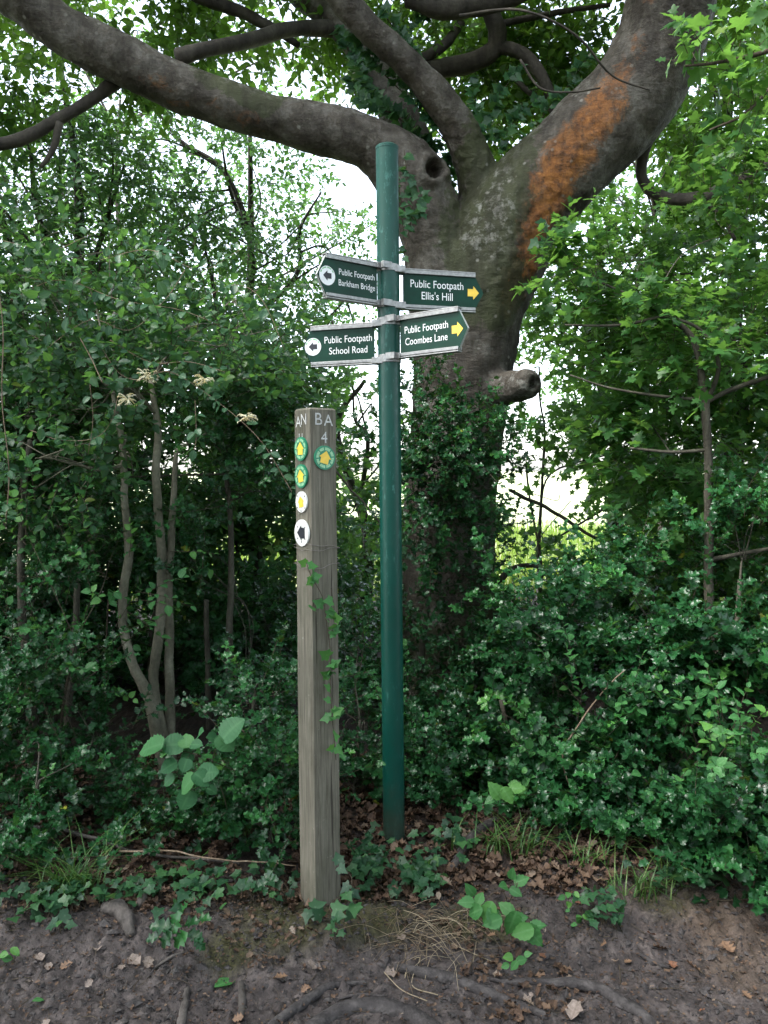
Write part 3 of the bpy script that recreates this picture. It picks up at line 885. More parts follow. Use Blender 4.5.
# ================================================================== trees behind, left and right
def back_tree(name, label, base_px, Y, top_px, blobs, leaf, size, mat, seed, r=.075, gap=.42, klen=.32, k=10, gfreq=1.7, up=.8, bark='bark_dark', out=(0, -.35, 0), yellow=.004, nb=5, dens=.55, group='trees behind the footpath signs'):
    bx = P(base_px, 600, Y)
    root = thing(name, label, 'tree', (bx[0], bx[1], float(gz(bx[0], bx[1]))), group)
    tp = P(top_px[0], top_px[1], Y)
    rg = np.random.default_rng(seed)
    b0 = np.array((bx[0], bx[1], gz(bx[0], bx[1]) - .1))
    pts = catmull([b0, b0 * .6 + tp * .4 + rg.normal(0, .12, 3), b0 * .25 + tp * .75 + rg.normal(0, .12, 3), tp], 7)
    a_ = Acc(); tube(a_, pts, np.linspace(r, r * .25, len(pts)), 10, wob=.15, seed=seed); a_.build('trunk', [M[bark]], root)
    bl = [B(*b[:6], int(b[6] * dens)) for b in blobs]
    for c, rad, n_ in bl:
        s0 = pts[max(2, np.argmin(np.linalg.norm(pts - (c - np.array((0, 0, .5))), axis=1)) - 2)]
        a_ = Acc()
        main = catmull([s0, (s0 + c) / 2 + rg.normal(0, .1, 3), c, c + (c - s0) * .4], 6)
        tube(a_, main, np.linspace(r * .42, .008, len(main)), 6, wob=.1, seed=seed)
        for _ in range(nb):
            k0 = main[rg.integers(4, len(main))]
            e = c + norm(rg.normal(size=3)) * np.array(rad) * rg.uniform(.6, 1.05)
            m_ = catmull([k0, (k0 + e) / 2 + rg.normal(0, .08, 3), e], 5)
            tube(a_, m_, np.linspace(r * .16, .004, len(m_)), 5)
        a_.build('branch', [M[bark]], root)
    crown(root, bl, leaf, size, mat, seed + 100, klen, k, gap, gfreq, up, out, yellow=yellow)
    return root

back_tree('hawthorn_tree', 'dense dark green tree rising behind the left edge of the hedge, under the drooping limb', 40, 6.6, (60, 60),
          [(30, 150, 6.4, 95, 70, .6, 620), (110, 210, 6.6, 110, 75, .6, 700), (20, 260, 6.3, 90, 70, .6, 560), (90, 310, 6.4, 110, 60, .6, 560)], 'ovate_far', .056, 'hawthorn', 21, gap=.44, dens=.55)
back_tree('hawthorn_tree', 'small leaved tree with sky glinting through it, left of the four sign arms', 270, 7.4, (250, 120),
          [(230, 190, 7.2, 100, 70, .7, 640), (300, 230, 7.5, 70, 70, .6, 340), (210, 270, 7.2, 110, 70, .7, 660), (320, 330, 7.4, 80, 70, .6, 380), (180, 140, 7.4, 80, 40, .6, 260)], 'ovate_far', .054, 'hawthorn', 22, gap=.46, dens=.4)
back_tree('hawthorn_tree', 'shadowy thicket tree filling the gap between the leaning stems and the wooden post', 250, 6.4, (240, 380),
          [(200, 380, 6.2, 120, 70, .7, 620), (270, 440, 6.4, 60, 70, .6, 260), (150, 480, 6.2, 120, 80, .6, 620), (240, 560, 6.3, 110, 90, .6, 700), (110, 620, 6.2, 130, 90, .6, 700), (290, 670, 6.3, 80, 70, .6, 480)], 'ovate_far', .075, 'hawthorn', 23, gap=.4, dens=.9)
back_tree('hawthorn_tree', 'dark thicket tree at the left edge of the hedge, low behind the holly', 20, 5.9, (20, 330),
          [(20, 400, 5.8, 100, 90, .6, 640), (20, 540, 5.8, 100, 90, .6, 640), (40, 680, 5.8, 120, 80, .6, 600)], 'ovate_far', .07, 'hawthorn', 24, gap=.4, dens=.9)
back_tree('hazel_tree', 'sunlit hazel showing pale green between the wooden post and the green pole', 362, 7.8, (365, 380),
          [(355, 420, 7.6, 50, 45, .5, 90), (362, 520, 7.6, 50, 60, .5, 200), (380, 620, 7.4, 80, 60, .5, 400), (400, 700, 7.0, 90, 60, .5, 400)], 'maple_far', .085, 'maple', 25, gap=.36, bark='bark')
back_tree('sycamore_tree', 'tall light green sycamore behind the orange stained limb, at the right edge', 740, 7.6, (720, 60),
          [(720, 130, 7.4, 90, 80, .7, 420), (650, 190, 7.6, 90, 70, .6, 400), (740, 250, 7.4, 90, 70, .7, 420), (700, 40, 7.6, 90, 70, .6, 300)], 'maple_far', .078, 'maple', 26, gap=.45, dens=.6)
back_tree('sycamore_tree', 'slim sycamore whose pale leaves hang beside the great trunk, under the orange limb', 600, 7.0, (610, 220),
          [(590, 270, 6.9, 80, 60, .6, 380), (660, 300, 7.0, 90, 60, .6, 400), (590, 320, 6.9, 60, 45, .6, 200), (660, 390, 6.9, 80, 60, .6, 340)], 'maple_far', .074, 'maple', 27, gap=.46, dens=.4)
back_tree('sycamore_tree', 'bushy sycamore in half shade behind the holly at the right edge', 760, 6.4, (750, 330),
          [(740, 360, 6.3, 80, 70, .6, 420), (730, 480, 6.3, 90, 80, .6, 520), (690, 520, 6.5, 60, 50, .6, 160), (740, 600, 6.2, 90, 60, .6, 300), (690, 630, 6.2, 80, 40, .6, 160)], 'maple_far', .078, 'maple', 28, gap=.46, dens=.5)

back_tree('hazel_tree', 'pale green hazel half hiding the bright field, right beside the beech trunk', 545, 6.6, (545, 420),
          [(540, 400, 6.5, 60, 40, .5, 120), (530, 500, 6.4, 50, 50, .4, 60), (620, 450, 6.6, 60, 50, .5, 200), (590, 560, 6.5, 60, 30, .4, 60), (680, 470, 6.8, 80, 60, .5, 260)], 'maple_far', .07, 'maple', 29, gap=.46, bark='bark', r=.022, dens=.42, nb=2)
back_tree('ash_tree', 'distant fine leaved tree filling the sky under the drooping limb, far behind the hedge', 120, 13, (120, 100),
          [(60, 190, 13, 110, 90, 1.2, 900), (190, 200, 13, 110, 90, 1.2, 900), (310, 260, 13, 80, 80, 1.2, 500), (120, 330, 13, 150, 70, 1.2, 1000), (250, 370, 13, 110, 60, 1.2, 600), (80, 60, 13, 110, 80, 1.2, 500), (240, 70, 13, 90, 60, 1.2, 300)], 'ovate_far', .09, 'maple', 30, gap=.5, dens=.2, k=12)
back_tree('ash_tree', 'distant fine leaved tree in the sky between the beech limbs and the right edge', 660, 13, (680, 120),
          [(620, 200, 13, 90, 80, 1.2, 500), (720, 230, 13, 100, 90, 1.2, 700), (640, 330, 13, 110, 80, 1.2, 700), (740, 370, 13, 90, 70, 1.2, 500), (560, 330, 13, 60, 60, 1.2, 300), (700, 60, 13, 90, 70, 1.2, 400), (500, 60, 13, 120, 70, 1.2, 500)], 'ovate_far', .09, 'maple', 31, gap=.5, dens=.2, k=12)

for lab, st, bl, sd in (
        ('bramble thicket of fresh pale leaves mixed into the holly left of the young tree', [[(600, 840, 3.5, 2), (610, 760, 3.5, 1.6), (620, 690, 3.55, 1.2)]], [(600, 720, 3.5, 60, 60, .3, 34), (660, 780, 3.3, 60, 50, .25, 30), (560, 780, 3.5, 40, 40, .2, 18)], 71),
        ('bramble trailing through the dark hedge on the far left', [[(70, 840, 3.5, 2), (60, 740, 3.5, 1.6), (75, 640, 3.55, 1.2)]], [(60, 640, 3.6, 60, 70, .3, 22), (110, 560, 3.8, 60, 60, .3, 18), (30, 540, 3.6, 40, 60, .3, 18)], 72),
        ('bramble arching under the holly at the right edge', [[(735, 870, 3.1, 2), (730, 800, 3.1, 1.6), (745, 740, 3.15, 1.2)]], [(735, 770, 3.1, 45, 60, .2, 26), (700, 830, 3.0, 40, 30, .16, 16)], 73)):
    plant('bramble_thicket', lab, 'bramble', gbase(st[0][0][0], st[0][0][2]), st, bl, 'serrate', .05, 'bramble', 'bramble in the hedge', 'twig', .26, 7, sd, gap=.4, nbr=3, up=1.0, out=(0, -.3, 0), branch_r=.003, spread=(45, 80))

# long grass at the edge of the field
def blades(acc, roots, hts, lean, w, rg, tint=None, bend=.6, mat=0):
    n_ = len(roots)
    k = 4
    u = np.linspace(0, 1, k)
    az = rg.uniform(0, 6.28, n_)
    dirh = np.stack([np.cos(az), np.sin(az), 0 * az], -1) * lean[:, None]
    c = roots[:, None, :] + np.array((0, 0, 1.))[None, None] * (hts[:, None] * (u - .28 * bend * u ** 2.5)[None])[..., None] + dirh[:, None, :] * (hts[:, None] * (u ** 1.8)[None])[..., None]
    sd = np.stack([-np.sin(az), np.cos(az), 0 * az], -1)
    ww = w * (1 - u ** 1.6) * .5
    Lf = c - sd[:, None, :] * ww[None, :, None]; Rt = c + sd[:, None, :] * ww[None, :, None]
    vv = np.stack([Lf, Rt], 2).reshape(n_, k * 2, 3)
    q = np.array([(2 * i, 2 * i + 1, 2 * i + 3, 2 * i + 2) for i in range(k - 1)])
    q = (q[None] + (np.arange(n_) * 2 * k)[:, None, None]).reshape(-1, 4)
    t = rg.uniform(0, .9, n_) if tint is None else tint
    acc.add(vv.reshape(-1, 3), f4=q, mat=mat, tint=np.repeat(t, 2 * k))

rgm = np.random.default_rng(77)
nm_ = 14000
x = rgm.uniform(-3, 7, nm_); y = rgm.uniform(8.0, 18, nm_)
a = Acc()
blades(a, np.stack([x, y, np.where(y < 9.5, gz(x, y), .19) - .02], -1), rgm.uniform(.25, .6, nm_), rgm.uniform(.1, .5, nm_), .014, rgm)
tag(a.build('meadow_grass', [M['meadow']]), kind='stuff')

# ================================================================== hedge on the left
plant('understorey_tree', 'small tree with slim leaning grey stems rising from one foot, left of the wooden post', 'tree', gbase(168, 4.0),
      [[(178, 815, 3.95, 6.24), (163, 760, 3.95, 6.24), (150, 700, 3.95, 6.24), (132, 660, 3.98, 5.07), (122, 620, 4.0, 4.68), (128, 560, 4.0, 4.68), (126, 500, 4.0, 3.90), (122, 440, 4.05, 3.43), (112, 390, 4.1, 1.87)],
       [(178, 815, 4.0, 7.02), (166, 750, 4.0, 7.02), (155, 690, 4.0, 5.46), (158, 640, 4.0, 5.07), (162, 570, 4.0, 4.84), (158, 500, 4.0, 4.37), (157, 440, 4.0, 3.90), (150, 380, 4.05, 2.34)],
       [(176, 812, 4.03, 4.68), (172, 740, 4.05, 5.46), (170, 660, 4.1, 4.68), (168, 600, 4.1, 4.68), (172, 520, 4.1, 3.43), (176, 450, 4.15, 2.34)]],
      [(110, 280, 4.4, 120, 65, .6, 60), (220, 310, 4.5, 110, 50, .6, 50), (150, 395, 4.5, 130, 45, .5, 260), (60, 410, 4.3, 90, 50, .4, 200), (40, 340, 4.3, 80, 60, .5, 110), (40, 240, 4.4, 80, 60, .5, 40), (235, 420, 4.6, 60, 55, .4, 140), (140, 400, 3.75, 90, 38, .25, 60), (60, 460, 3.75, 60, 40, .25, 44), (210, 350, 3.8, 80, 45, .3, 60), (70, 330, 3.8, 80, 50, .3, 50), (110, 470, 4.8, 140, 40, .4, 200)], 'ovate', .055, 'hawthorn', None, 'bark_pale', .22, 10, 31, 'crown', 'trunk', gap=.48, nbr=7, branch_r=.016)

def holly(label, base, stems, blobs, seed, leaf='holly', size=.046, k=11, klen=.21, gap=.54, nbr=9, dens=.5, leaders_=.16, **kw):
    blobs = [(b[0], b[1], b[2], b[3] * 1.3, b[4] * 1.3, b[5] * 1.2, int(b[6] * dens)) for b in blobs]
    return plant('holly_bush', label, 'shrub', base, stems, blobs, leaf, size, 'holly', 'holly bushes along the path', 'bark', klen, k, seed, shell=-.35, leaders=leaders_, gap=gap, nbr=nbr, gfreq=2.6, branch_r=.008, **{'up': 1.0, 'out': (0, -.25, 0), 'spread': (40, 75), **kw})

holly('dark holly filling the left edge of the hedge below the honeysuckle', gbase(30, 3.9),
      [[(35, 830, 3.9, 5), (30, 700, 3.9, 5), (20, 560, 3.9, 4), (30, 440, 3.95, 3)], [(60, 835, 3.9, 4), (70, 700, 3.95, 4), (80, 560, 4.0, 3)]],
      [(25, 500, 3.9, 70, 70, .3, 230), (20, 620, 3.85, 70, 60, .3, 240), (35, 700, 3.75, 50, 55, .3, 200), (60, 560, 4.1, 50, 60, .3, 150), (20, 760, 3.6, 60, 60, .3, 200), (50, 420, 4.1, 70, 40, .3, 150)], 41, dens=0.28)
holly('holly with sparse shoots behind the two leaning stems', gbase(235, 4.4),
      [[(235, 800, 4.4, 4), (228, 700, 4.4, 4), (232, 560, 4.4, 3), (225, 460, 4.4, 2.5)], [(207, 800, 4.5, 3), (208, 700, 4.5, 3), (206, 600, 4.5, 2.5)]],
      [(235, 500, 4.4, 65, 60, .35, 230), (240, 600, 4.4, 60, 55, .35, 200), (90, 480, 4.7, 70, 60, .3, 220), (200, 430, 4.5, 80, 40, .3, 200), (255, 690, 4.4, 40, 40, .3, 90)], 42, dens=0.22)
holly('bright holly shoots growing up beside the lower half of the wooden post, on its left', gbase(262, 3.2),
      [[(262, 845, 3.2, 2.5), (258, 780, 3.2, 2.2), (252, 720, 3.2, 1.8), (258, 680, 3.2, 1.2)], [(268, 845, 3.15, 2), (280, 780, 3.1, 1.6), (290, 745, 3.05, 1.2)]],
      [(256, 705, 3.2, 22, 34, .1, 26), (262, 765, 3.2, 34, 30, .14, 42), (282, 760, 3.05, 20, 34, .1, 24), (240, 800, 3.25, 34, 26, .15, 34), (275, 815, 3.0, 25, 25, .12, 22)], 43, gap=.2, nbr=4, dens=1.0)
holly('low spreading holly on the ground before the leaning stems', gbase(180, 3.25),
      [[(190, 850, 3.25, 2), (170, 830, 3.25, 1.8), (140, 815, 3.25, 1.4)], [(190, 850, 3.25, 2), (215, 835, 3.25, 1.6), (240, 830, 3.2, 1.2)]],
      [(170, 835, 3.2, 45, 22, .16, 46), (220, 842, 3.15, 40, 22, .16, 44), (120, 832, 3.2, 36, 18, .16, 26)], 44, gap=.2, nbr=4, dens=0.45)
holly('holly shoots at the left edge of the bank by the grass tuft', gbase(20, 3.0),
      [[(15, 890, 3.0, 2.2), (25, 830, 3.0, 2), (40, 780, 3.0, 1.4)]],
      [(20, 830, 3.0, 40, 40, .16, 48), (60, 800, 3.2, 40, 30, .16, 40), (10, 880, 2.9, 30, 26, .12, 28), (95, 735, 3.4, 30, 25, .15, 26), (25, 750, 3.3, 45, 40, .2, 60)], 45, gap=.2, nbr=4, dens=0.5)

holly('low dark thicket of holly in deep shade behind the leaning grey stems', gbase(150, 5.3),
      [[(150, 700, 5.3, 3), (150, 640, 5.3, 2.5), (160, 590, 5.3, 2)], [(60, 700, 5.3, 3), (50, 620, 5.3, 2)], [(250, 700, 5.3, 3), (250, 630, 5.3, 2)]],
      [(60, 650, 5.3, 110, 70, .35, 260), (180, 650, 5.3, 110, 70, .35, 260), (290, 650, 5.2, 90, 70, .35, 240), (20, 730, 4.8, 80, 40, .3, 80), (330, 720, 4.9, 60, 40, .3, 90)], 46, leaf='holly_far', size=.06, dens=.5, gap=.42)
holly('sapling holly leaning over the moss, between the hazel and the low holly on the left', gbase(110, 3.4),
      [[(105, 830, 3.4, 2), (100, 790, 3.4, 1.6), (95, 740, 3.4, 1.2)]], [(92, 770, 3.4, 20, 34, .12, 14), (75, 690, 3.5, 26, 26, .15, 16), (30, 680, 3.4, 40, 36, .18, 40)], 47, gap=.3, dens=1.0)

# ================================================================== right hand side
holly('wide glossy holly between the green pole and the young tree, arching over the bank', gbase(560, 3.9),
      [[(560, 850, 3.7, 4.5), (565, 780, 3.75, 4), (560, 700, 3.8, 3.2), (575, 620, 3.85, 2.4)], [(620, 850, 3.7, 4), (640, 760, 3.8, 3), (660, 680, 3.9, 2.4)], [(530, 850, 3.8, 3.5), (520, 780, 3.9, 3), (500, 700, 4.0, 2.2)]],
      [(560, 650, 3.9, 70, 50, .32, 210), (630, 680, 3.75, 75, 55, .32, 260), (530, 730, 3.8, 60, 45, .3, 170), (590, 750, 3.6, 75, 45, .3, 240), (640, 780, 3.45, 70, 45, .28, 230), (550, 800, 3.6, 55, 30, .24, 110), (655, 612, 4.1, 70, 44, .3, 200), (545, 640, 4.3, 45, 22, .25, 40)], 51, dens=0.27, size=.06, leaders_=.3)
holly('tall glossy holly at the right edge, hanging over the bare bank', gbase(740, 3.5),
      [[(750, 880, 3.4, 4.5), (745, 780, 3.5, 4), (735, 680, 3.6, 3.2), (740, 580, 3.7, 2.4)], [(720, 870, 3.4, 3.5), (705, 790, 3.4, 3), (700, 720, 3.5, 2)]],
      [(735, 650, 3.6, 65, 55, .3, 230), (720, 740, 3.4, 65, 55, .28, 240), (740, 820, 3.15, 55, 45, .24, 180), (690, 820, 3.25, 50, 40, .24, 150), (750, 860, 3.0, 40, 28, .18, 80), (655, 840, 3.3, 35, 28, .2, 70), (745, 560, 3.9, 55, 55, .3, 170)], 52, dens=0.3, size=.06, leaders_=.3)
holly('low dark thicket of holly right of the beech foot, under the black crooked branch', gbase(600, 5.4),
      [[(600, 700, 5.4, 3), (600, 640, 5.4, 2.4)], [(700, 700, 5.4, 3), (700, 620, 5.4, 2)]],
      [(560, 672, 5.4, 80, 38, .35, 150), (650, 640, 5.4, 90, 65, .35, 260), (740, 630, 5.3, 80, 75, .35, 240), (520, 690, 4.9, 50, 40, .3, 110)], 55, leaf='holly_far', size=.075, dens=.9, gap=.38)
holly('holly sprays drooping over the lip of the bare bank, lowest at the right edge', gbase(730, 2.95),
      [[(735, 900, 2.95, 2.6), (728, 850, 2.93, 2.2), (720, 800, 2.95, 1.6)], [(745, 900, 2.95, 2), (760, 850, 2.9, 1.6)], [(680, 890, 3.05, 2), (670, 850, 3.0, 1.4)]],
      [(730, 845, 2.9, 50, 34, .16, 60), (750, 880, 2.8, 34, 22, .12, 34), (680, 850, 3.0, 40, 30, .16, 44), (640, 835, 3.2, 40, 28, .16, 40), (590, 820, 3.35, 40, 26, .16, 36), (710, 800, 3.1, 60, 36, .2, 60)], 56, gap=.42, dens=.75, size=.056)
holly('holly climbing thickly up the shaded foot of the beech trunk', gbase(450, 4.6),
      [[(425, 780, 4.55, 3.5), (420, 690, 4.5, 3.2), (428, 600, 4.5, 3), (440, 500, 4.5, 2.4), (450, 430, 4.5, 1.6)], [(470, 790, 4.5, 3), (478, 720, 4.5, 2.6), (470, 640, 4.5, 2)]],
      [(440, 455, 4.5, 55, 38, .16, 130), (445, 520, 4.5, 50, 40, .16, 120), (462, 440, 4.5, 34, 30, .14, 50), (450, 600, 4.5, 40, 24, .14, 40), (455, 660, 4.45, 45, 24, .16, 50), (470, 730, 4.3, 48, 36, .2, 84), (430, 690, 4.4, 30, 40, .16, 40), (420, 400, 4.6, 20, 30, .1, 26)], 53, gap=.38, dens=1.0)
holly('low holly around the foot of the green pole', gbase(420, 3.6),
      [[(440, 850, 3.6, 2.4), (425, 800, 3.6, 2), (430, 750, 3.65, 1.5)], [(350, 850, 3.6, 2.4), (355, 780, 3.65, 2), (360, 720, 3.7, 1.5)]],
      [(365, 735, 3.7, 32, 34, .18, 60), (355, 790, 3.6, 30, 30, .16, 46), (430, 760, 3.8, 36, 32, .2, 60), (430, 820, 3.5, 34, 26, .16, 40), (470, 790, 3.7, 44, 30, .2, 66), (362, 660, 4.0, 30, 40, .2, 50)], 54, gap=.4, nbr=4, dens=.6)

plant('young_sycamore', 'young tree with one thin upright stem standing in the holly on the right', 'tree', gbase(712, 4.0),
      [[(714, 850, 4.0, 6.00), (712, 760, 4.0, 5.60), (711, 660, 4.0, 5.20), (709, 560, 4.0, 4.80), (708, 470, 4.0, 4.40), (706, 405, 4.0, 4.16), (700, 370, 4.0, 3.52), (690, 335, 4.02, 3.20), (664, 315, 4.05, 2.56), (640, 300, 4.1, 1.76), (602, 283, 4.15, 1.12)],
       [(706, 402, 4.0, 2.40), (735, 388, 3.95, 2.40), (790, 370, 3.9, 1.92)], [(706, 400, 4.0, 1.76), (660, 396, 4.05, 1.44), (610, 388, 4.1, 1.12), (570, 375, 4.15, 0.80)],
       [(707, 404, 4.0, 2.56), (718, 365, 3.95, 2.24), (700, 330, 3.95, 1.76), (668, 316, 4, 1.28)], [(709, 560, 4.0, 2.56), (745, 553, 3.9, 2.08), (790, 545, 3.8, 1.60)], [(711, 660, 4.0, 3.20), (735, 640, 3.9, 2.56), (790, 615, 3.8, 1.92)],
       [(707, 450, 4.0, 1.92), (670, 452, 4.05, 1.60), (630, 448, 4.1, 1.12)], [(664, 316, 4.05, 1.60), (620, 325, 4.1, 1.44), (565, 325, 4.15, 0.96)]],
      [(650, 270, 4.2, 90, 45, .4, 85), (735, 230, 4.3, 70, 60, .4, 75), (655, 355, 4.3, 70, 40, .4, 70), (725, 330, 4.0, 60, 50, .3, 75), (660, 440, 4.6, 60, 45, .4, 50), (690, 440, 4.4, 75, 55, .4, 80), (745, 460, 4.2, 50, 65, .4, 70), (665, 545, 4.6, 70, 34, .4, 60), (735, 540, 4.4, 60, 50, .4, 90)],
      'maple', .062, 'maple', None, 'bark', .26, 9, 61, 'crown', 'trunk', gap=.5, nbr=3, spread=(45, 85), branch_r=.004, out=(0, -.2, 0), up=1.2)
plant('sycamore_branch', 'big leafed sycamore spray hanging in from the top right corner beside the beech limb', 'branch', tuple(P(790, 40, 3.6)),
      [[(830, 20, 3.6, 3), (770, 50, 3.6, 2.4), (720, 62, 3.6, 1.8), (685, 66, 3.6, 1.2)], [(790, 60, 3.6, 2), (750, 110, 3.6, 1.6), (710, 130, 3.6, 1)]],
      [(728, 60, 3.6, 44, 14, .16, 12), (755, 112, 3.6, 34, 26, .16, 12)], 'maple', .085, 'maple', None, 'twig', .2, 6, 62, 'leaves', 'stem', gap=.1, nbr=2, branch_r=.003, minz=.5, spread=(45, 85))

# ================================================================== green finger post
def loft(root):
    return world_of(root)

YP = 3.2
pb = P(394, 850, YP)
pz = float(gz(pb[0], YP))
ptop = P(387, 147, YP)
post = thing('finger_post', 'round dark green metal signpost carrying four pointed footpath sign arms', 'signpost', (pb[0], YP, pz))
axis_v = Vector(ptop) - Vector((pb[0], YP, pz))
post.rotation_euler = Vector((0, 0, 1)).rotation_difference(axis_v).to_euler()
PW = world_of(post)
PLEN = axis_v.length

def build_local(acc, name, mats, parent, smooth_=True, loc=(0, 0, 0), rot=(0, 0, 0)):
    me = acc.mesh(name, mats, smooth_, False)
    o = bpy.data.objects.new(name, me)
    C.objects.link(o)
    o.parent = parent
    o.location = loc
    o.rotation_euler = rot
    return o

def bevel(o, w=.002, seg=2, ang=40):
    m = o.modifiers.new('bevel', 'BEVEL'); m.width = w; m.segments = seg; m.limit_method = 'ANGLE'; m.angle_limit = R(ang)
    return o

a = Acc()
rp = .0447
zz = np.linspace(-.25, PLEN - .004, 40)
tube(a, np.stack([0 * zz, 0 * zz, zz], -1), np.full(40, rp), 40, caps=False)
build_local(a, 'pole', [M['pole']], post)
a = Acc()
tube(a, np.array([(0, 0, PLEN - .012), (0, 0, PLEN - .001), (0, 0, PLEN + .004)]), np.array([rp + .0012, rp + .0012, rp - .006]), 40)
build_local(a, 'cap', [M['pole']], post, False)

def text_mesh(body, width=None, height=None, depth=.0007):
    cu = bpy.data.curves.new('t', 'FONT')
    cu.body = body; cu.align_x = 'CENTER'; cu.align_y = 'CENTER'; cu.size = 1; cu.extrude = 0
    cu.space_line = .92
    o = bpy.data.objects.new('t', cu); C.objects.link(o)
    dg_ = bpy.context.evaluated_depsgraph_get()
    me = bpy.data.meshes.new_from_object(o.evaluated_get(dg_))
    bpy.data.objects.remove(o); bpy.data.curves.remove(cu)
    co = np.zeros(len(me.vertices) * 3, np.float32); me.vertices.foreach_get('co', co); co = co.reshape(-1, 3)
    mn, mx = co.min(0), co.max(0)
    s = width / (mx[0] - mn[0]) if width else height / (mx[1] - mn[1])
    c2 = (co - (mn + mx) / 2) * s
    me.vertices.foreach_set('co', np.stack([c2[:, 0], 0 * c2[:, 0], c2[:, 1]], -1).astype(np.float32).ravel())
    me.update()
    return me

def lettering(body, parent, loc, width=None, height=None, mat='white', rot=(0, 0, 0), name='lettering', squeeze=1.0):
    me = text_mesh(body, width, height)
    me.materials.clear(); me.materials.append(M[mat])
    o = bpy.data.objects.new(name, me); C.objects.link(o)
    o.parent = parent; o.location = loc; o.rotation_euler = rot
    o.scale = (1, 1, squeeze)
    return o

def arrow_poly(w, h, s=1):
    """block arrow pointing +x (s=1) or -x"""
    p = [(-.5, -.27), (.0, -.27), (.0, -.5), (.5, 0), (.0, .5), (.0, .27), (-.5, .27)]
    p = [(x * w * s, z * h) for x, z in p]
    return p if s > 0 else p[::-1]

def flat(acc, poly, y, mat=0):
    """thin flat shape facing -y, any star-shaped outline"""
    c = np.mean(np.asarray(poly), 0); n_ = len(poly)
    v = [(x, y, z) for x, z in poly] + [(c[0], y, c[1])]
    acc.add(v, f3=[(i, (i + 1) % n_, n_) for i in range(n_)], mat=mat)

def circle(r, n_=40, rz=None):
    return [(r * math.cos(t), (rz or r) * math.sin(t)) for t in np.arange(n_) * 2 * math.pi / n_]

def finger(words, s, zc, yaw, length, hgt, arrow, label, tip=.042, textw=.2, textx=None):
    """s=+1: arm to the right, -1: to the left"""
    x0 = .062
    xe = length - tip
    poly = [(x0, -hgt / 2), (xe, -hgt / 2), (length, 0), (xe, hgt / 2), (x0, hgt / 2)]
    poly = [(x * s, z) for x, z in poly]
    if s < 0: poly = poly[::-1]
    a_ = Acc(); prism(a_, poly, -.006, .006, 0, 1)
    o = build_local(a_, 'sign_arm', [M['panel'], M['alu_edge']], post, False, (0, 0, zc), (0, 0, yaw))
    o['label'] = label
    # aluminium channels along both long edges: web, front lip, back lip
    for top in (1, -1):
        a_ = Acc()
        zc_ = top * (hgt / 2)
        xa, xb = sorted((s * (x0 - .012), s * (xe + .004)))
        box(a_, xa, xb, -.0155, .0155, zc_ + (.0015 if top > 0 else -.0065), zc_ + (.0065 if top > 0 else -.0015))
        for yy in ((-.0155, -.0085), (.0085, .0155)):
            box(a_, xa, xb, yy[0] + .0003, yy[1] - .0003, zc_ - (.0135 if top > 0 else -.0012), zc_ + (.0012 if top > 0 else .0135) - (0 if top > 0 else 0))
        r_ = build_local(a_, 'rail', [M['alu']], o, False); bevel(r_, .0012)
        # rivets on the rail
        # clamp: jaw block beside the pole and a band round it
        a_ = Acc()
        zz_ = zc_ - top * .004
        xa, xb = sorted((s * (rp + .001), s * (x0 + .006)))
        box(a_, xa, xb, -.019, -.0158, zz_ - .011, zz_ + .011)
        box(a_, xa, xb, .0158, .019, zz_ - .011, zz_ + .011)
        box(a_, *sorted((s * (rp - .03), s * (rp + .014))), -rp * .86 - .006, -rp * .62, zz_ - .0125, zz_ + .0125)
        m_ = 40
        an = np.arange(m_) * 2 * math.pi / m_
        vv = []
        for rr_, z_ in ((rp + .0005, -.008), (rp + .0035, -.008), (rp + .0035, .008), (rp + .0005, .008)):
            vv += [(rr_ * math.cos(t), rr_ * math.sin(t), zz_ + z_) for t in an]
        q = [(k * m_ + i, k * m_ + (i + 1) % m_, ((k + 1) % 4) * m_ + (i + 1) % m_, ((k + 1) % 4) * m_ + i) for k in range(4) for i in range(m_)]
        a_.add(vv, f4=q)
        for bx in (.012, -.012):
            pass
        cl = build_local(a_, 'clamp', [M['alu']], o, False); bevel(cl, .001)
    yf = -.0068
    cxm = s * ((x0 + xe) / 2 - .012) if textx is None else textx
    for i, wd in enumerate(words):
        full = textw if len(wd) >= 14 else None
        # every line takes its height from the first: same type size
        lettering(wd, o, (cxm, yf, (.0195 if i == 0 else -.0215)), width=textw * RATIO(wd), squeeze=1.2)
    if arrow == 'yellow':
        a_ = Acc(); ap = arrow_poly(.05, .055, s)
        flat(a_, [(x + s * (length - .045), z) for x, z in ap], yf)
        build_local(a_, 'arrow', [M['yellow']], o, False)
    else:
        cx_ = s * (length - .046)
        a_ = Acc(); flat(a_, [(x + cx_, z) for x, z in circle(.036)], yf); build_local(a_, 'roundel', [M['white']], o, False)
        a_ = Acc()
        ro, ri = circle(.0335), circle(.0285)
        n_ = len(ro)
        v_ = [(x + cx_, yf - .0006, z) for x, z in ro] + [(x + cx_, yf - .0006, z) for x, z in ri]
        keep = [i for i in range(n_) if (i * 7) % 5 not in (0,) and 2 < i < n_ // 2 - 2]
        a_.add(v_, f4=[(i, (i + 1) % n_, n_ + (i + 1) % n_, n_ + i) for i in keep])
        build_local(a_, 'roundel_text_band', [M['disc_ring']], o, False)
        a_ = Acc(); flat(a_, [(x + cx_, z) for x, z in arrow_poly(.038, .038, s)], yf - .0008)
        build_local(a_, 'arrow', [M['black']], o, False)
    return o

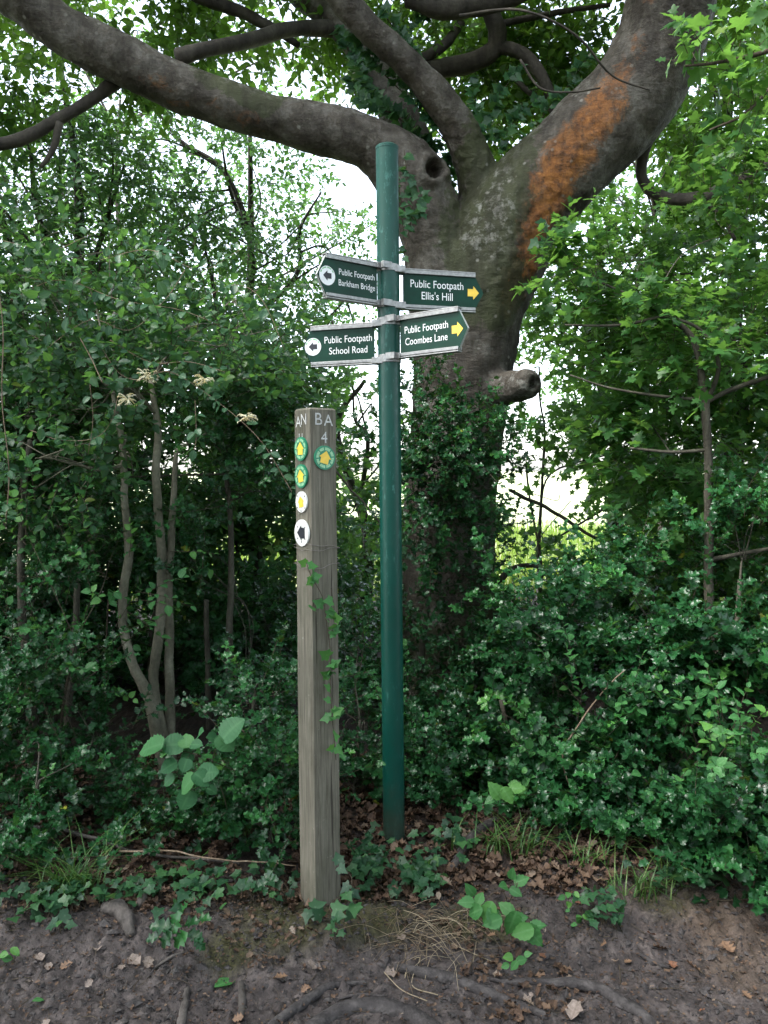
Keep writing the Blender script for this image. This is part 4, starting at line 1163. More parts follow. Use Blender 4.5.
_wcache = {}
def _w(s_):
    if s_ not in _wcache:
        me = text_mesh(s_, height=1.0)
        cu = bpy.data.curves.new('t', 'FONT'); cu.body = s_; cu.size = 1
        o_ = bpy.data.objects.new('t', cu); C.objects.link(o_)
        dg_ = bpy.context.evaluated_depsgraph_get(); m2 = bpy.data.meshes.new_from_object(o_.evaluated_get(dg_))
        xs = [v.co.x for v in m2.vertices]; _wcache[s_] = max(xs) - min(xs)
        bpy.data.objects.remove(o_); bpy.data.curves.remove(cu); bpy.data.meshes.remove(m2); bpy.data.meshes.remove(me)
    return _wcache[s_]
def RATIO(s_):
    return _w(s_) / _w('Public Footpath')

def pole_z(py):      # height along the pole that shows at an image row
    return float(P(390, py, YP)[2]) - pz
finger(['Public Footpath', 'Barkham Bridge'], -1, (pole_z(267) + pole_z(306)) / 2, R(38), .345, .155, 'round', 'dark green arm pointing left towards the viewer, reading Public Footpath Barkham Bridge', textx=-.16, textw=.17)
finger(["Public Footpath", "Ellis's Hill"], 1, (pole_z(270) + pole_z(307)) / 2, R(16), .408, .15, 'yellow', "dark green arm pointing right, reading Public Footpath Ellis's Hill", textx=.205, textw=.228)
finger(['Public Footpath', 'School Road'], -1, (pole_z(322) + pole_z(363)) / 2, R(-17), .372, .155, 'round', 'dark green arm pointing left, reading Public Footpath School Road', textx=-.172, textw=.205)
finger(['Public Footpath', 'Coombes Lane'], 1, (pole_z(319) + pole_z(359)) / 2, R(-38), .375, .155, 'yellow', 'dark green arm pointing right towards the viewer, reading Public Footpath Coombes Lane', textx=.186, textw=.204)

# ================================================================== square wooden waymark post
YW = 2.73
wb = P(320.5, 903, YW)
wz = float(gz(wb[0], YW))
wtop = P(315, 409, YW)
way = thing('waymark_post', 'square weathered wooden post with round waymark discs and white painted letters', 'post', (wb[0], YW, wz))
wax = Vector(wtop) - Vector((wb[0], YW, wz))
WL = wax.length
WROT = R(-53)          # the corner looks at the viewer; the left face is seen more sideways
way.rotation_euler = (Vector((0, 0, 1)).rotation_difference(wax) @ Euler((0, 0, WROT)).to_quaternion()).to_euler()
HS = .055
a = Acc()
nz = 60
rngp = np.random.default_rng(4)
lev = np.linspace(-.3, WL - .006, nz)
prof = [(-1, -1), (-.5, -1), (0, -1), (.5, -1), (1, -1), (1, -.5), (1, 0), (1, .5), (1, 1), (.5, 1), (0, 1), (-.5, 1), (-1, 1), (-1, .5), (-1, 0), (-1, -.5)]
rings = []
for k, z in enumerate(lev):
    s_ = HS * (1 + .012 * math.sin(z * 3))
    ring = []
    for (u, v) in prof:
        cr = .93 if abs(u) == 1 and abs(v) == 1 else 1.0
        ring.append((u * s_ * cr, v * s_ * cr, z))
    rings.append(ring)
V0 = np.array(rings)
V0[..., :2] *= 1 + .05 * (fbm(V0.reshape(-1, 3) * np.array((40, 40, 3)), 3, 8).reshape(nz, 16, 1) - .5)
top = V0[-1].copy(); top[:, :2] *= .9; top[:, 2] += .006
V0 = np.concatenate([V0, top[None]])
m_ = 16
q = [(k * m_ + i, k * m_ + (i + 1) % m_, (k + 1) * m_ + (i + 1) % m_, (k + 1) * m_ + i) for k in range(nz) for i in range(m_)]
vv = np.vstack([V0.reshape(-1, 3), top.mean(0)[None]])
a.add(vv, f4=q, f3=[(nz * m_ + i, nz * m_ + (i + 1) % m_, (nz + 1) * m_) for i in range(m_)])
pm = build_local(a, 'post', [M['post']], way, False)
WW = world_of(way)

def way_z(py, px=318):
    return float(P(px, py, YW)[2]) - wz
# faces: which local face looks left / right at the viewer
def face_frame(side):
    """local matrix of the face: x across, z up, -y outwards"""
    best = None
    for k in range(4):
        ang = k * math.pi / 2
        nrm_w = (WW.to_3x3() @ Vector((math.sin(ang), -math.cos(ang), 0)))
        tocam = -Vector((wb[0], YW, 0)).normalized()
        f = nrm_w.dot(tocam)
        if f > .05:
            lr = nrm_w.x
            if (side == 'left' and lr < -.1 - wb[0] * 0) or (side == 'right' and lr > 0):
                best = ang if best is None or f > best[1] else best
                best = (ang, f)
    return best[0]
AL, AR = face_frame('left'), face_frame('right')

def on_face(ang, u, z, off=.056):
    q_ = Euler((0, 0, ang)).to_matrix()
    p_ = q_ @ Vector((u, -off, 0))
    return (p_.x, p_.y, z), (0, 0, ang)

def disc(ang, z, kind, arrow, label, u=0.0, r=.0405):
    loc, rot = on_face(ang, u, z, HS + .0025)
    a_ = Acc(); prism(a_, circle(r, 44), -.003, .003)
    o = build_local(a_, 'waymark_disc', [M['disc_green' if kind == 'green' else 'disc_white']], way, False, loc, rot)
    o['label'] = label
    bevel(o, .001)
    if kind == 'green':
        a_ = Acc(); ro, ri = circle(r * .86, 44), circle(r * .62, 44)
        v_ = [(x, -.0036, z_) for x, z_ in ro] + [(x, -.0036, z_) for x, z_ in ri]
        a_.add(v_, f4=[(i, (i + 1) % 44, 44 + (i + 1) % 44, 44 + i) for i in range(44) if (i % 11) not in (0, 5)])
        build_local(a_, 'ring', [M['disc_ring']], o, False)
    col = 'yellow' if arrow[0] == 'y' else 'black'
    a_ = Acc()
    ap = [(-.5 * r, -.4 * r), (.0, -.4 * r), (-.02 * r, -.6 * r), (.58 * r, 0), (-.02 * r, .6 * r), (.0, .4 * r), (-.5 * r, .4 * r)]
    th = arrow[1]
    flat(a_, [(x * math.cos(th) - z_ * math.sin(th), x * math.sin(th) + z_ * math.cos(th)) for x, z_ in ap], -.0042)
    build_local(a_, 'arrow', [M[col]], o, False)
    if kind == 'white':
        a_ = Acc()
        for t in (R(40), R(140), R(-90), R(-40), R(-140)):
            flat(a_, [(x + .031 * math.cos(t), z_ + .031 * math.sin(t)) for x, z_ in circle(.003, 8)], -.0037)
        build_local(a_, 'nail', [M['black']], o, False)
disc(AL, way_z(449), 'green', ('y', R(90)), 'upper green disc with a yellow arrow pointing up')
disc(AL, way_z(476), 'green', ('y', R(100)), 'lower green disc with a yellow arrow')
disc(AL, way_z(501.5), 'white', ('y', R(100)), 'white disc with a yellow arrow', r=.036)
disc(AL, way_z(532), 'white', ('b', R(180)), 'white disc with a dark arrow pointing left', r=.046)
disc(AR, way_z(458), 'green', ('y', R(75)), 'green disc with a yellow arrow under the number 4', r=.041)
def painted(ang, s_, u, z, h):
    loc, rot = on_face(ang, u, z, HS + .0012)
    lettering(s_, way, loc, height=h, mat='chalk', rot=rot, name='painted_letter')
painted(AL, 'A', -.019, way_z(422), .036); painted(AL, 'N', .016, way_z(420), .036); painted(AL, '11', -.004, way_z(437.5), .026)
painted(AR, 'B', -.021, way_z(420), .04); painted(AR, 'A', .018, way_z(421), .038); painted(AR, '4', .0, way_z(438), .038)
for py, tw in ((546, .010), (547.5, -.004), (563, -.012)):
    a_ = Acc()
    t = np.linspace(0, 2 * math.pi, 65)
    k_ = (HS + .004) / np.maximum(np.abs(np.cos(t)), np.abs(np.sin(t))) ** .92
    zz_ = way_z(py) + tw * np.cos(t + 1.0) + .003 * np.sin(5 * t)
    tube(a_, np.stack([k_ * np.cos(t), k_ * np.sin(t), zz_], -1), .0011, 6, caps=False)
    build_local(a_, 'wire', [M['wire']], way)

# ================================================================== ivy, honeysuckle, brambles
def leafy_vine(name, label, cat, loc, stems, leaf, size, lmat, seed, every=.035, out=(0, -.9, .3), group=None, smat='twig', both=1, jit=.35, stem_name='stem', leaf_name='leaves', sr=None, side=.5, lift=.01):
    """leaves set singly along given world-space stems"""
    rg = np.random.default_rng(seed)
    root = thing(name, label, cat, loc, group)
    sa, la = Acc(), Acc()
    for pts, r in stems:
        tube(sa, pts, r, 5)
        seg = np.linalg.norm(np.diff(pts, axis=0), axis=1)
        cum = np.concatenate([[0], np.cumsum(seg)])
        m_ = max(1, int(cum[-1] / every)) * both
        s_ = np.sort(rg.uniform(0.02, cum[-1], m_))
        base = np.stack([np.interp(s_, cum, pts[:, i]) for i in range(3)], -1)
        tg = np.stack([np.interp(s_, cum, np.gradient(pts[:, i])) for i in range(3)], -1)
        tg = norm(tg)
        o_ = np.asarray(out, float)
        sd = norm(np.cross(tg, o_)) * rg.choice((-1, 1), m_)[:, None]
        dr = norm(sd * side + tg * .35 + rg.normal(0, .4, (m_, 3)) + np.array((0, 0, -.25)) + o_ * .35)
        nr = norm(o_ + rg.normal(0, jit, (m_, 3)))
        X, Y, Z = frames(dr, nr)
        pet = base + norm(o_) * lift + X * size * .12
        # little leaf stalks
        for i in range(m_):
            tube(sa, np.array([base[i], pet[i]]), .0007, 3, caps=False)
        la.inst(L[leaf], pet, X, Y, Z, size * rg.uniform(.6, 1.2, m_), np.clip(rg.beta(2, 2, m_) * .9, 0, 1))
    sa.build(stem_name, [M[smat]], root)
    la.build(leaf_name, [M[lmat]], root)
    return root

def wline(lst, per=6):
    return catmull(np.array([P(*q) for q in lst]), per)

# ivy up the wooden post (just off its right-hand face)
yf = YW - .085
leafy_vine('ivy_vine', 'thin ivy climbing the front of the wooden post', 'ivy', tuple(P(322, 905, yf)),
    [(wline([(336, 760, yf + .02), (331, 700, yf + .012), (330, 650, yf + .01), (326, 620, yf), (322, 596, yf - .005), (312, 578, yf - .01), (306, 562, yf - .005)]), .0013),
     (wline([(331, 640, yf + .01), (334, 610, yf + .015), (331, 588, yf + .01)]), .001), (wline([(320, 598, yf), (315, 600, yf), (312, 608, yf)]), .0009)], 'ivy', .042, 'bramble', 81, every=.024, out=(.25, -1, .25), side=.7, lift=.004)
leafy_vine('ivy_vine', 'ivy trailing round the foot of the wooden post', 'ivy', tuple(P(335, 912, 2.6)),
    [(wline([(345, 868, 2.62), (352, 880, 2.6), (345, 892, 2.58), (330, 905, 2.56), (335, 918, 2.52)]), .0014), (wline([(300, 890, 2.64), (304, 902, 2.63), (315, 915, 2.6), (326, 920, 2.56)]), .0012),
     (wline([(345, 892, 2.58), (356, 905, 2.56), (352, 915, 2.54)]), .001), (wline([(340, 870, 2.62), (336, 868, 2.63), (348, 862, 2.62)]), .001)], 'ivy', .05, 'ivy', 82, every=.03, out=(0, -.7, .8), side=.8)
# ivy on the beech
leafy_vine('ivy_vine', 'ivy hanging down the grey beech stem behind the pole top', 'ivy', tuple(P(412, 245, 4.75)),
    [(wline([(404, 150, 4.8), (408, 180, 4.76), (412, 210, 4.74), (406, 245, 4.72), (402, 262, 4.72)]), .003), (wline([(404, 165, 4.78), (418, 190, 4.74), (424, 206, 4.74), (412, 230, 4.73)]), .0025), (wline([(400, 160, 4.79), (400, 200, 4.75), (404, 235, 4.73)]), .0025)],
    'ivy', .062, 'ivy', 83, every=.028, side=.8)
leafy_vine('ivy_vine', 'thick ivy sleeving the dark middle limb of the beech', 'ivy', tuple(P(400, 100, 5.2)),
    [(wline([(452, 150, 5.15), (420, 110, 5.05), (385, 75, 5.0), (350, 35, 4.9)]), .004), (wline([(440, 160, 5.3), (405, 130, 5.25), (370, 95, 5.3), (352, 60, 5.4)]), .004), (wline([(430, 150, 5.2), (395, 115, 5.2), (362, 105, 5.2), (350, 80, 5.3)]), .004),
     (wline([(470, 140, 5.2), (455, 110, 5.2), (430, 85, 5.1), (405, 45, 5.1), (385, 15, 5.0)]), .004), (wline([(385, 50, 5.3), (410, 30, 5.4), (430, 10, 5.4)]), .003), (wline([(380, 110, 5.4), (360, 70, 5.5), (335, 30, 5.6)]), .004)],
    'ivy', .066, 'ivy', 84, every=.022, both=2, side=.9, jit=.5, lift=.03)
leafy_vine('ivy_vine', 'ivy filling the crotch of the beech above its mossy fork', 'ivy', tuple(P(500, 130, 5.4)),
    [(wline([(505, 160, 5.3), (490, 130, 5.35), (500, 95, 5.4), (520, 70, 5.5)]), .003), (wline([(520, 150, 5.3), (540, 120, 5.3), (565, 90, 5.3), (590, 55, 5.2)]), .003), (wline([(500, 150, 5.3), (515, 120, 5.4), (540, 100, 5.5)]), .003), (wline([(490, 145, 5.2), (475, 110, 5.3), (470, 80, 5.4)]), .003), (wline([(470, 215, 5.45), (455, 190, 5.5), (448, 165, 5.5), (440, 140, 5.5)]), .003)],
    'ivy', .064, 'ivy', 85, every=.024, both=2, side=.9, jit=.5, lift=.03)
leafy_vine('ivy_vine', 'small ivy sprig standing out from the orange stain of the beech', 'ivy', tuple(P(545, 250, 4.7)),
    [(wline([(537, 252, 4.85), (540, 238, 4.72), (546, 226, 4.68), (548, 216, 4.66)]), .002), (wline([(537, 250, 4.8), (546, 244, 4.68), (552, 240, 4.66)]), .0015)], 'ivy', .08, 'ivy', 86, every=.04, side=.9)

_lx = np.linspace(-3, 3, 301); _ly = np.linspace(1.5, 8.1, 331)
_LX, _LY = np.meshgrid(_lx, _ly)
_LZ = gz(_LX, _LY)
def gzq(x, y):
    fx_ = min(max((x + 3) / .02, 0), 299.99); fy_ = min(max((y - 1.5) / .02, 0), 329.99)
    i, j = int(fx_), int(fy_); u, v = fx_ - i, fy_ - j
    return float((_LZ[j, i] * (1 - u) + _LZ[j, i + 1] * u) * (1 - v) + (_LZ[j + 1, i] * (1 - u) + _LZ[j + 1, i + 1] * u) * v)

def ground_line(pxs, per=6, lift=.012):
    """[(px, py)] picked on the ground: solve the distance by meeting the terrain"""
    out = []
    for px, py in pxs:
        Y = 2.5
        for _ in range(40):
            p = P(px, py, Y); q = P(px, py, Y + .01)
            h = p[2] - gzq(p[0], Y) - lift
            dh = (q[2] - gzq(q[0], Y + .01) - lift - h) / .01
            Y = float(np.clip(Y - .7 * h / (dh if abs(dh) > .05 else -.3), 1.6, 8))
        out.append(P(px, py, Y))
    return catmull(np.array(out), per)

def on_ground(px, py):
    return ground_line([(px, py), (px + 1, py)], 1)[0]

# honeysuckle
def honeysuckle(label, stems, seed, flowers=(), size=.05, base=None):
    root = leafy_vine('honeysuckle_vine', label, 'climber', tuple(stems[0][0][0]) if base is None else base, stems, 'ovate', size, 'honeysuckle', seed, every=.055, both=2, out=(0, -.6, .7), side=1.0, smat='vine', jit=.4, lift=.004)
    rg = np.random.default_rng(seed)
    for (px, py, Y) in flowers:
        a_ = Acc(); c = P(px, py, Y)
        for k in range(20):
            az = rg.uniform(0, 6.28); el = rg.uniform(-.5, .7)
            dv = np.array((math.cos(az) * math.cos(el), math.sin(az) * math.cos(el), math.sin(el)))
            ln = rg.uniform(.026, .04)
            p = catmull(np.array([c, c + dv * ln * .5 + np.array((0, 0, .004)), c + dv * ln + np.array((0, 0, .002 - .006 * (k % 2)))]), 4)
            tn = rg.uniform(0, 1)
            tube(a_, p, np.linspace(.0012, .0026, len(p)), 5, tint=tn)
            s1 = norm(np.cross(dv, (0, 0, 1.0)))
            for w in (-1, 1, .2):
                e = p[-1]
                tube(a_, catmull(np.array([e, e + dv * .008 + s1 * w * .005, e + dv * .010 + s1 * w * .012 - np.array((0, 0, .007))]), 3), np.array([.0022] * 6 + [.0008]) if False else .0012, 4, tint=tn)
        a_.build('flower', [M['petal']], root)
    return root
honeysuckle('flowering honeysuckle looping through the upper left hedge with cream flowers', [
    (wline([(100, 345, 3.5), (118, 372, 3.45), (140, 380, 3.4), (170, 372, 3.4), (215, 400, 3.4), (260, 440, 3.35), (292, 492, 3.3)]), .0016),
    (wline([(80, 338, 3.5), (92, 360, 3.45), (102, 382, 3.4)]), .0022), (wline([(30, 430, 3.5), (60, 440, 3.45), (95, 438, 3.4), (112, 420, 3.4), (118, 396, 3.4)]), .0014),
    (wline([(195, 400, 3.35), (196, 440, 3.33), (190, 462, 3.32)]), .0012), (wline([(90, 385, 3.4), (93, 420, 3.4), (88, 455, 3.42)]), .0012), (wline([(110, 340, 3.5), (150, 362, 3.45), (190, 362, 3.4), (225, 372, 3.4)]), .0014)],
    91, [(128, 400, 3.36), (147, 376, 3.38), (205, 380, 3.36), (247, 418, 3.33)], .048)
honeysuckle('leafy honeysuckle without flowers, draped over the hedge top left', [
    (wline([(10, 300, 3.6), (60, 280, 3.6), (120, 300, 3.55), (180, 310, 3.5), (230, 330, 3.5)]), .0016), (wline([(20, 370, 3.55), (45, 350, 3.5), (90, 320, 3.5), (130, 330, 3.5), (165, 300, 3.5), (185, 270, 3.5)]), .0016),
    (wline([(100, 260, 3.7), (150, 250, 3.65), (200, 270, 3.6), (240, 250, 3.6)]), .0014), (wline([(0, 240, 3.7), (50, 250, 3.7), (90, 235, 3.7)]), .0014), (wline([(200, 300, 3.5), (235, 285, 3.5), (262, 300, 3.5), (285, 350, 3.45)]), .0014)], 92, (), .06)
honeysuckle('bare woody vine hanging straight down at the left edge of the photo', [
    (wline([(-4, 270, 3.3), (3, 330, 3.3), (2, 400, 3.3), (9, 470, 3.3), (6, 520, 3.32)]), .0024)], 93, (), .04)

# young broad-leaved sapling left of the post
def leaf_set(name, label, cat, base, stem, leaves, leaf, lmat, smat='twig', group=None, stem_r=.002):
    """each leaf given: (px, py, Y, size, heading in the picture (deg), tilt to the viewer)"""
    root = thing(name, label, cat, base, group)
    sa, la = Acc(), Acc()
    for pts in stem: tube(sa, pts, np.linspace(stem_r, stem_r * .5, len(pts)), 5)
    rg = np.random.default_rng(int(abs(base[0]) * 1000))
    allp = np.vstack(stem)
    pos, X, Y, Z, S = [], [], [], [], []
    for (px, py, Yd, size, hd, tl) in leaves:
        c = P(px, py, Yd)
        h = R(hd)
        dv = np.array((math.cos(h), -.25 + .3 * rg.normal(), math.sin(h) * .8))
        nv = np.array((rg.normal(0, .2), -tl, 1 - tl * .5)) + rg.normal(0, .12, 3)
        x, y, z = frames(dv[None], nv[None])
        b = c - x[0] * size * .5
        j = np.argmin(np.linalg.norm(allp - b, axis=1))
        tube(sa, catmull(np.array([allp[j], (allp[j] + b) / 2 + np.array((0, 0, .004)), b]), 3), .0009, 4)
        pos.append(b); X.append(x[0]); Y.append(y[0]); Z.append(z[0]); S.append(size)
    la.inst(L[leaf], np.array(pos), np.array(X), np.array(Y), np.array(Z), np.array(S), np.clip(rg.beta(2, 2, len(pos)), 0, 1))
    sa.build('stem', [M[smat]], root); la.build('leaves', [M[lmat]], root)
    return root
Yh = 2.95
leaf_set('hazel_sapling', 'young hazel with broad round pale green leaves before the leaning stems', 'sapling', gbase(215, Yh),
    [wline([(232, 845, Yh + .05), (225, 800, Yh), (212, 770, Yh - .05), (195, 755, Yh - .05), (175, 750, Yh - .05), (150, 748, Yh - .05)]), wline([(212, 770, Yh - .05), (215, 750, Yh - .05), (230, 740, Yh - .05), (238, 730, Yh - .05)]), wline([(195, 755, Yh - .05), (195, 775, Yh - .05), (192, 790, Yh - .05)])],
    [(150, 746, 2.85, 0.106, 190, .55), (172, 744, 2.88, 0.092, 165, .5), (186, 740, 2.90, 0.064, 100, .5), (199, 733, 2.90, 0.055, 70, .6), (196, 744, 2.85, 0.051, 20, .5), (214, 738, 2.90, 0.064, 110, .6), (231, 728, 2.82, 0.110, 60, .55), (226, 742, 2.84, 0.083, -40, .5),
     (188, 757, 2.90, 0.055, 0, .5), (168, 766, 2.85, 0.069, 200, .4), (185, 765, 2.84, 0.055, -100, .5), (168, 780, 2.85, 0.055, 215, .4), (208, 772, 2.80, 0.078, 20, .5), (186, 784, 2.78, 0.087, 225, .55), (202, 778, 2.78, 0.074, -30, .5), (186, 800, 2.80, 0.078, 250, .4), (212, 790, 2.85, 0.046, -20, .4), (190, 748, 2.92, 0.046, 140, .4)],
    'round', 'hazel')

# bramble on the path edge, right of the straw
leaf_set('bramble', 'bright green bramble with three-part leaves on the bare soil', 'bramble', tuple(on_ground(512, 930)),
    [wline([(512, 928, 2.62), (508, 905, 2.57), (500, 890, 2.53), (478, 905, 2.5), (465, 912, 2.48)]), wline([(508, 905, 2.57), (515, 890, 2.56), (518, 882, 2.56)]), wline([(510, 915, 2.58), (525, 920, 2.52), (540, 932, 2.48)])],
    [(474, 912, 2.46, .075, 225, .75), (488, 914, 2.44, .08, 250, .7), (466, 902, 2.48, .06, 170, .7), (495, 920, 2.43, .08, 300, .7), (470, 890, 2.52, .055, 120, .7), (492, 922, 2.42, .07, 200, .8), (512, 924, 2.45, .085, 250, .75), (522, 932, 2.42, .08, 200, .7), (534, 936, 2.42, .085, 310, .7), (520, 918, 2.48, .06, 20, .7), (506, 908, 2.5, .065, 140, .7), (538, 925, 2.46, .06, 20, .6),
     (504, 886, 2.55, .055, 130, .6), (522, 880, 2.57, .06, 30, .6), (512, 874, 2.58, .05, 90, .6), (516, 892, 2.55, .05, -20, .6), (480, 898, 2.5, .05, 60, .7)], 'serrate', 'bramble')
leaf_set('bramble', 'tiny bramble seedling in front of the bigger bramble', 'bramble', tuple(on_ground(515, 968)),
    [wline([(515, 967, 2.38), (514, 962, 2.36), (520, 958, 2.35)])],
    [(508, 957, 2.35, .04, 160, .7), (522, 960, 2.34, .04, 10, .7), (514, 966, 2.33, .035, 230, .7), (528, 954, 2.36, .03, 40, .6), (505, 966, 2.34, .03, 200, .7)], 'serrate', 'bramble')
leaf_set('bramble', 'bramble shoot standing beyond the thick dead root, right of the green pole', 'bramble', tuple(on_ground(500, 830)),
    [wline([(500, 835, 3.2), (498, 810, 3.15), (500, 795, 3.12), (512, 790, 3.1)])],
    [(495, 790, 3.1, .09, 120, .5), (518, 788, 3.08, .075, 15, .5), (508, 796, 3.06, .08, 300, .5), (490, 800, 3.1, .06, 200, .5)], 'serrate', 'bramble')
leaf_set('holly_seedling', 'small dark holly seedling at the edge of the muddy path on the left', 'seedling', tuple(on_ground(185, 945)),
    [wline([(186, 946, 2.5), (182, 930, 2.47), (178, 918, 2.45), (172, 912, 2.44)])],
    [(160, 926, 2.42, .075, 175, .6), (176, 922, 2.42, .075, 80, .5), (180, 940, 2.4, .07, 230, .6), (166, 940, 2.4, .07, 240, .6), (192, 922, 2.44, .06, 30, .5), (196, 936, 2.42, .06, -20, .6), (205, 918, 2.46, .05, 20, .5), (184, 908, 2.46, .055, 70, .4), (152, 938, 2.41, .05, 200, .6), (200, 945, 2.41, .05, -50, .6)], 'holly', 'holly')

# low ivy and seedlings on the bank: many separate little plants
def low_patch(label, px, py, w, h, n_, leaf, size, mat, seed, name='ivy_plant', cat='ivy', group='low ivy on the bank', runner=True):
    rg = np.random.default_rng(seed)
    c = on_ground(px, py)
    root = thing(name, label, cat, tuple(c), group)
    sa, la = Acc(), Acc()
    pts = []
    for _ in range(n_):
        qx, qy = px + rg.normal(0, w * .45), py + rg.normal(0, h * .45)
        p = on_ground(qx, qy)
        pts.append(p)
    pts = np.array(pts)
    top_ = pts + np.stack([rg.normal(0, .012, n_), rg.normal(-.012, .01, n_), rg.uniform(.012, .06, n_)], -1)
    for i in range(n_):
        tube(sa, catmull(np.array([pts[i] - (0, 0, .01), (pts[i] + top_[i]) / 2 + rg.normal(0, .004, 3), top_[i]]), 3), .0009, 4)
    if runner:
        od = np.argsort(pts[:, 0] + .5 * pts[:, 1])
        for i, j in zip(od[:-1], od[1:]):
            m_ = (pts[i] + pts[j]) / 2
            tube(sa, catmull(np.array([pts[i], m_ + (0, 0, .006), pts[j]]), 3), .001, 4)
    az = rg.uniform(0, 6.28, n_)
    dr = np.stack([np.cos(az), np.sin(az) - .35, rg.normal(-.15, .2, n_)], -1)
    nr = norm(np.array((0, -.45, 1.)) + rg.normal(0, .3, (n_, 3)))
    X, Y, Z = frames(dr, nr)
    la.inst(L[leaf], top_ - X * size * .3, X, Y, Z, size * rg.uniform(.55, 1.2, n_), np.clip(rg.beta(2, 2, n_) * .95, 0, 1))
    sa.build('stem', [M['twig']], root); la.build('leaves', [M[mat]], root)
    return root
low_patch('ivy spreading under the left grass tuft', 50, 905, 45, 22, 70, 'ivy', .045, 'ivy', 201)
low_patch('ivy around the weathered grey stump piece on the left', 130, 890, 50, 22, 60, 'ivy', .042, 'ivy', 202)
low_patch('ivy between the dark holly seedling and the low holly', 200, 888, 42, 26, 60, 'ivy', .045, 'ivy', 203)
low_patch('sparse ivy just left of the wooden post foot', 268, 885, 24, 22, 30, 'ivy', .04, 'ivy', 204)
low_patch('ivy carpet between the wooden post and the green pole', 370, 870, 30, 28, 70, 'ivy', .042, 'ivy', 205)
low_patch('ivy leaves right of the green pole foot, above the dry straw', 420, 880, 30, 26, 70, 'ivy', .045, 'ivy', 206)
low_patch('grey green ivy seedlings on the bare bank right of the bramble', 597, 915, 28, 20, 34, 'ivy', .038, 'ivy', 207)
low_patch('small yellowish green seedlings just right of the bramble', 575, 912, 16, 14, 14, 'ovate', .035, 'bramble', 208, 'seedling_plant', 'seedling', None, False)
low_patch('dusty large leaved ivy under the holly at the right edge of the bank', 690, 880, 45, 16, 26, 'ivy', .055, 'ivy', 209)
low_patch('pale leaflets at the very left edge of the path', 12, 955, 14, 7, 7, 'ovate', .04, 'bramble', 210, 'seedling_plant', 'seedling', None, False)
low_patch('ivy beneath the bright bramble shoot, behind the dead root', 455, 845, 40, 18, 50, 'ivy', .042, 'ivy', 211)
low_patch('two or three seedlings on the moss before the wooden post', 334, 944, 5, 5, 4, 'ivy', .028, 'ivy', 212)

# grass tufts
def tuft(label, px, py, n_, h, seed, spread=.05, lean=(.5, 1.3), w=.006):
    rg = np.random.default_rng(seed)
    c = on_ground(px, py)
    root = thing('grass_tuft', label, 'grass tuft', tuple(c), 'grass tufts on the bank')
    a_ = Acc()
    xy = rg.normal(0, spread, (n_, 2)) * np.array((1, .5))
    rt = np.stack([c[0] + xy[:, 0], c[1] + xy[:, 1], np.full(n_, c[2] - .02)], -1)
    blades(a_, rt, rg.uniform(.5, 1.1, n_) * h, rg.uniform(*lean, n_), w, rg, bend=1.3)
    a_.build('blades', [M['grass']], root)
tuft('long grass tuft on the left bank beside the thin fallen branch', 72, 890, 90, .3, 301, .05)
tuft('grass tuft at the foot of the leaning stems', 165, 830, 60, .22, 302, .07)
tuft('grass tuft behind the bramble, right of the green pole', 515, 850, 80, .22, 303, .08)
tuft('drooping grass at the lip of the bare bank on the right', 640, 892, 46, .2, 304, .05, (.5, 1.2))
tuft('drooping grass under the holly, nearest the right edge', 678, 875, 40, .22, 305, .05, (.5, 1.2))
tuft('thin grass in the shade left of the wooden post', 245, 835, 40, .2, 306, .06)
tuft('few grass blades under the bright holly shoots', 590, 862, 36, .18, 307, .06)

# ================================================================== roots, sticks, dead leaves
def root_piece(name, label, cat, line, rad, mat, sink=.0, group=None, part=None, seed=1, sides=10):
    p = ground_line(line, 8, 0.0)
    n_ = len(p)
    r = np.interp(np.linspace(0, 1, n_), np.linspace(0, 1, len(rad)), rad)
    p[:, 2] = gz(p[:, 0], p[:, 1]) + r * (1 - 2 * sink) * .6
    a_ = Acc(); tube(a_, p, r, sides, wob=.22, seed=seed)
    o = a_.build(name, [M[mat]], None)
    tag(o, label, cat, group)
    return o
rg_ = 'roots crossing the muddy path'
root_piece('exposed_root', 'dark root curving up from the bottom edge below the wooden post', 'root', [(270, 1030), (300, 1008), (325, 990), (345, 985), (366, 984)], [.016, .017, .014, .01, .006], 'root', .2, rg_, seed=3)
root_piece('exposed_root', 'long grey root running right from under the dry straw', 'root', [(395, 968), (425, 975), (455, 982), (480, 992), (510, 1004), (548, 1018)], [.012, .02, .02, .02, .016, .012], 'root', .3, rg_, seed=4)
root_piece('exposed_root', 'pale thick root bending to the bottom edge at the right of the path', 'root', [(490, 980), (530, 984), (570, 985), (595, 990), (620, 1004), (645, 1020), (660, 1040)], [.006, .014, .018, .019, .019, .017, .016], 'root', .22, rg_, seed=5)
root_piece('exposed_root', 'broad flat root worn smooth at the bottom edge, below the dark root', 'root', [(310, 1030), (340, 1012), (375, 1006), (410, 1014), (440, 1034)], [.028, .03, .03, .028, .026], 'root', .62, rg_, seed=6)
root_piece('exposed_root', 'thin root beside the dark one, in front of the wooden post', 'root', [(338, 1000), (352, 996), (368, 995), (385, 996)], [.003, .005, .005, .003], 'root', .3, rg_, seed=7)
root_piece('exposed_root', 'short root on the bare bank under the ivy seedlings', 'root', [(632, 950), (645, 958), (658, 965), (672, 968)], [.005, .008, .007, .004], 'root', .3, rg_, seed=8)
root_piece('dead_log', 'thick dark dead root lying across the leaf litter right of the green pole', 'log', [(448, 876), (458, 862), (468, 845), (482, 832), (496, 824)], [.014, .02, .022, .024, .022], 'root', .1, None, seed=9)
root_piece('wood_stump', 'weathered grey stump piece with hollow end on the left of the path', 'stump', [(104, 910), (116, 912), (126, 922), (131, 938)], [.022, .03, .026, .014], 'deadwood', .1, None, seed=10)
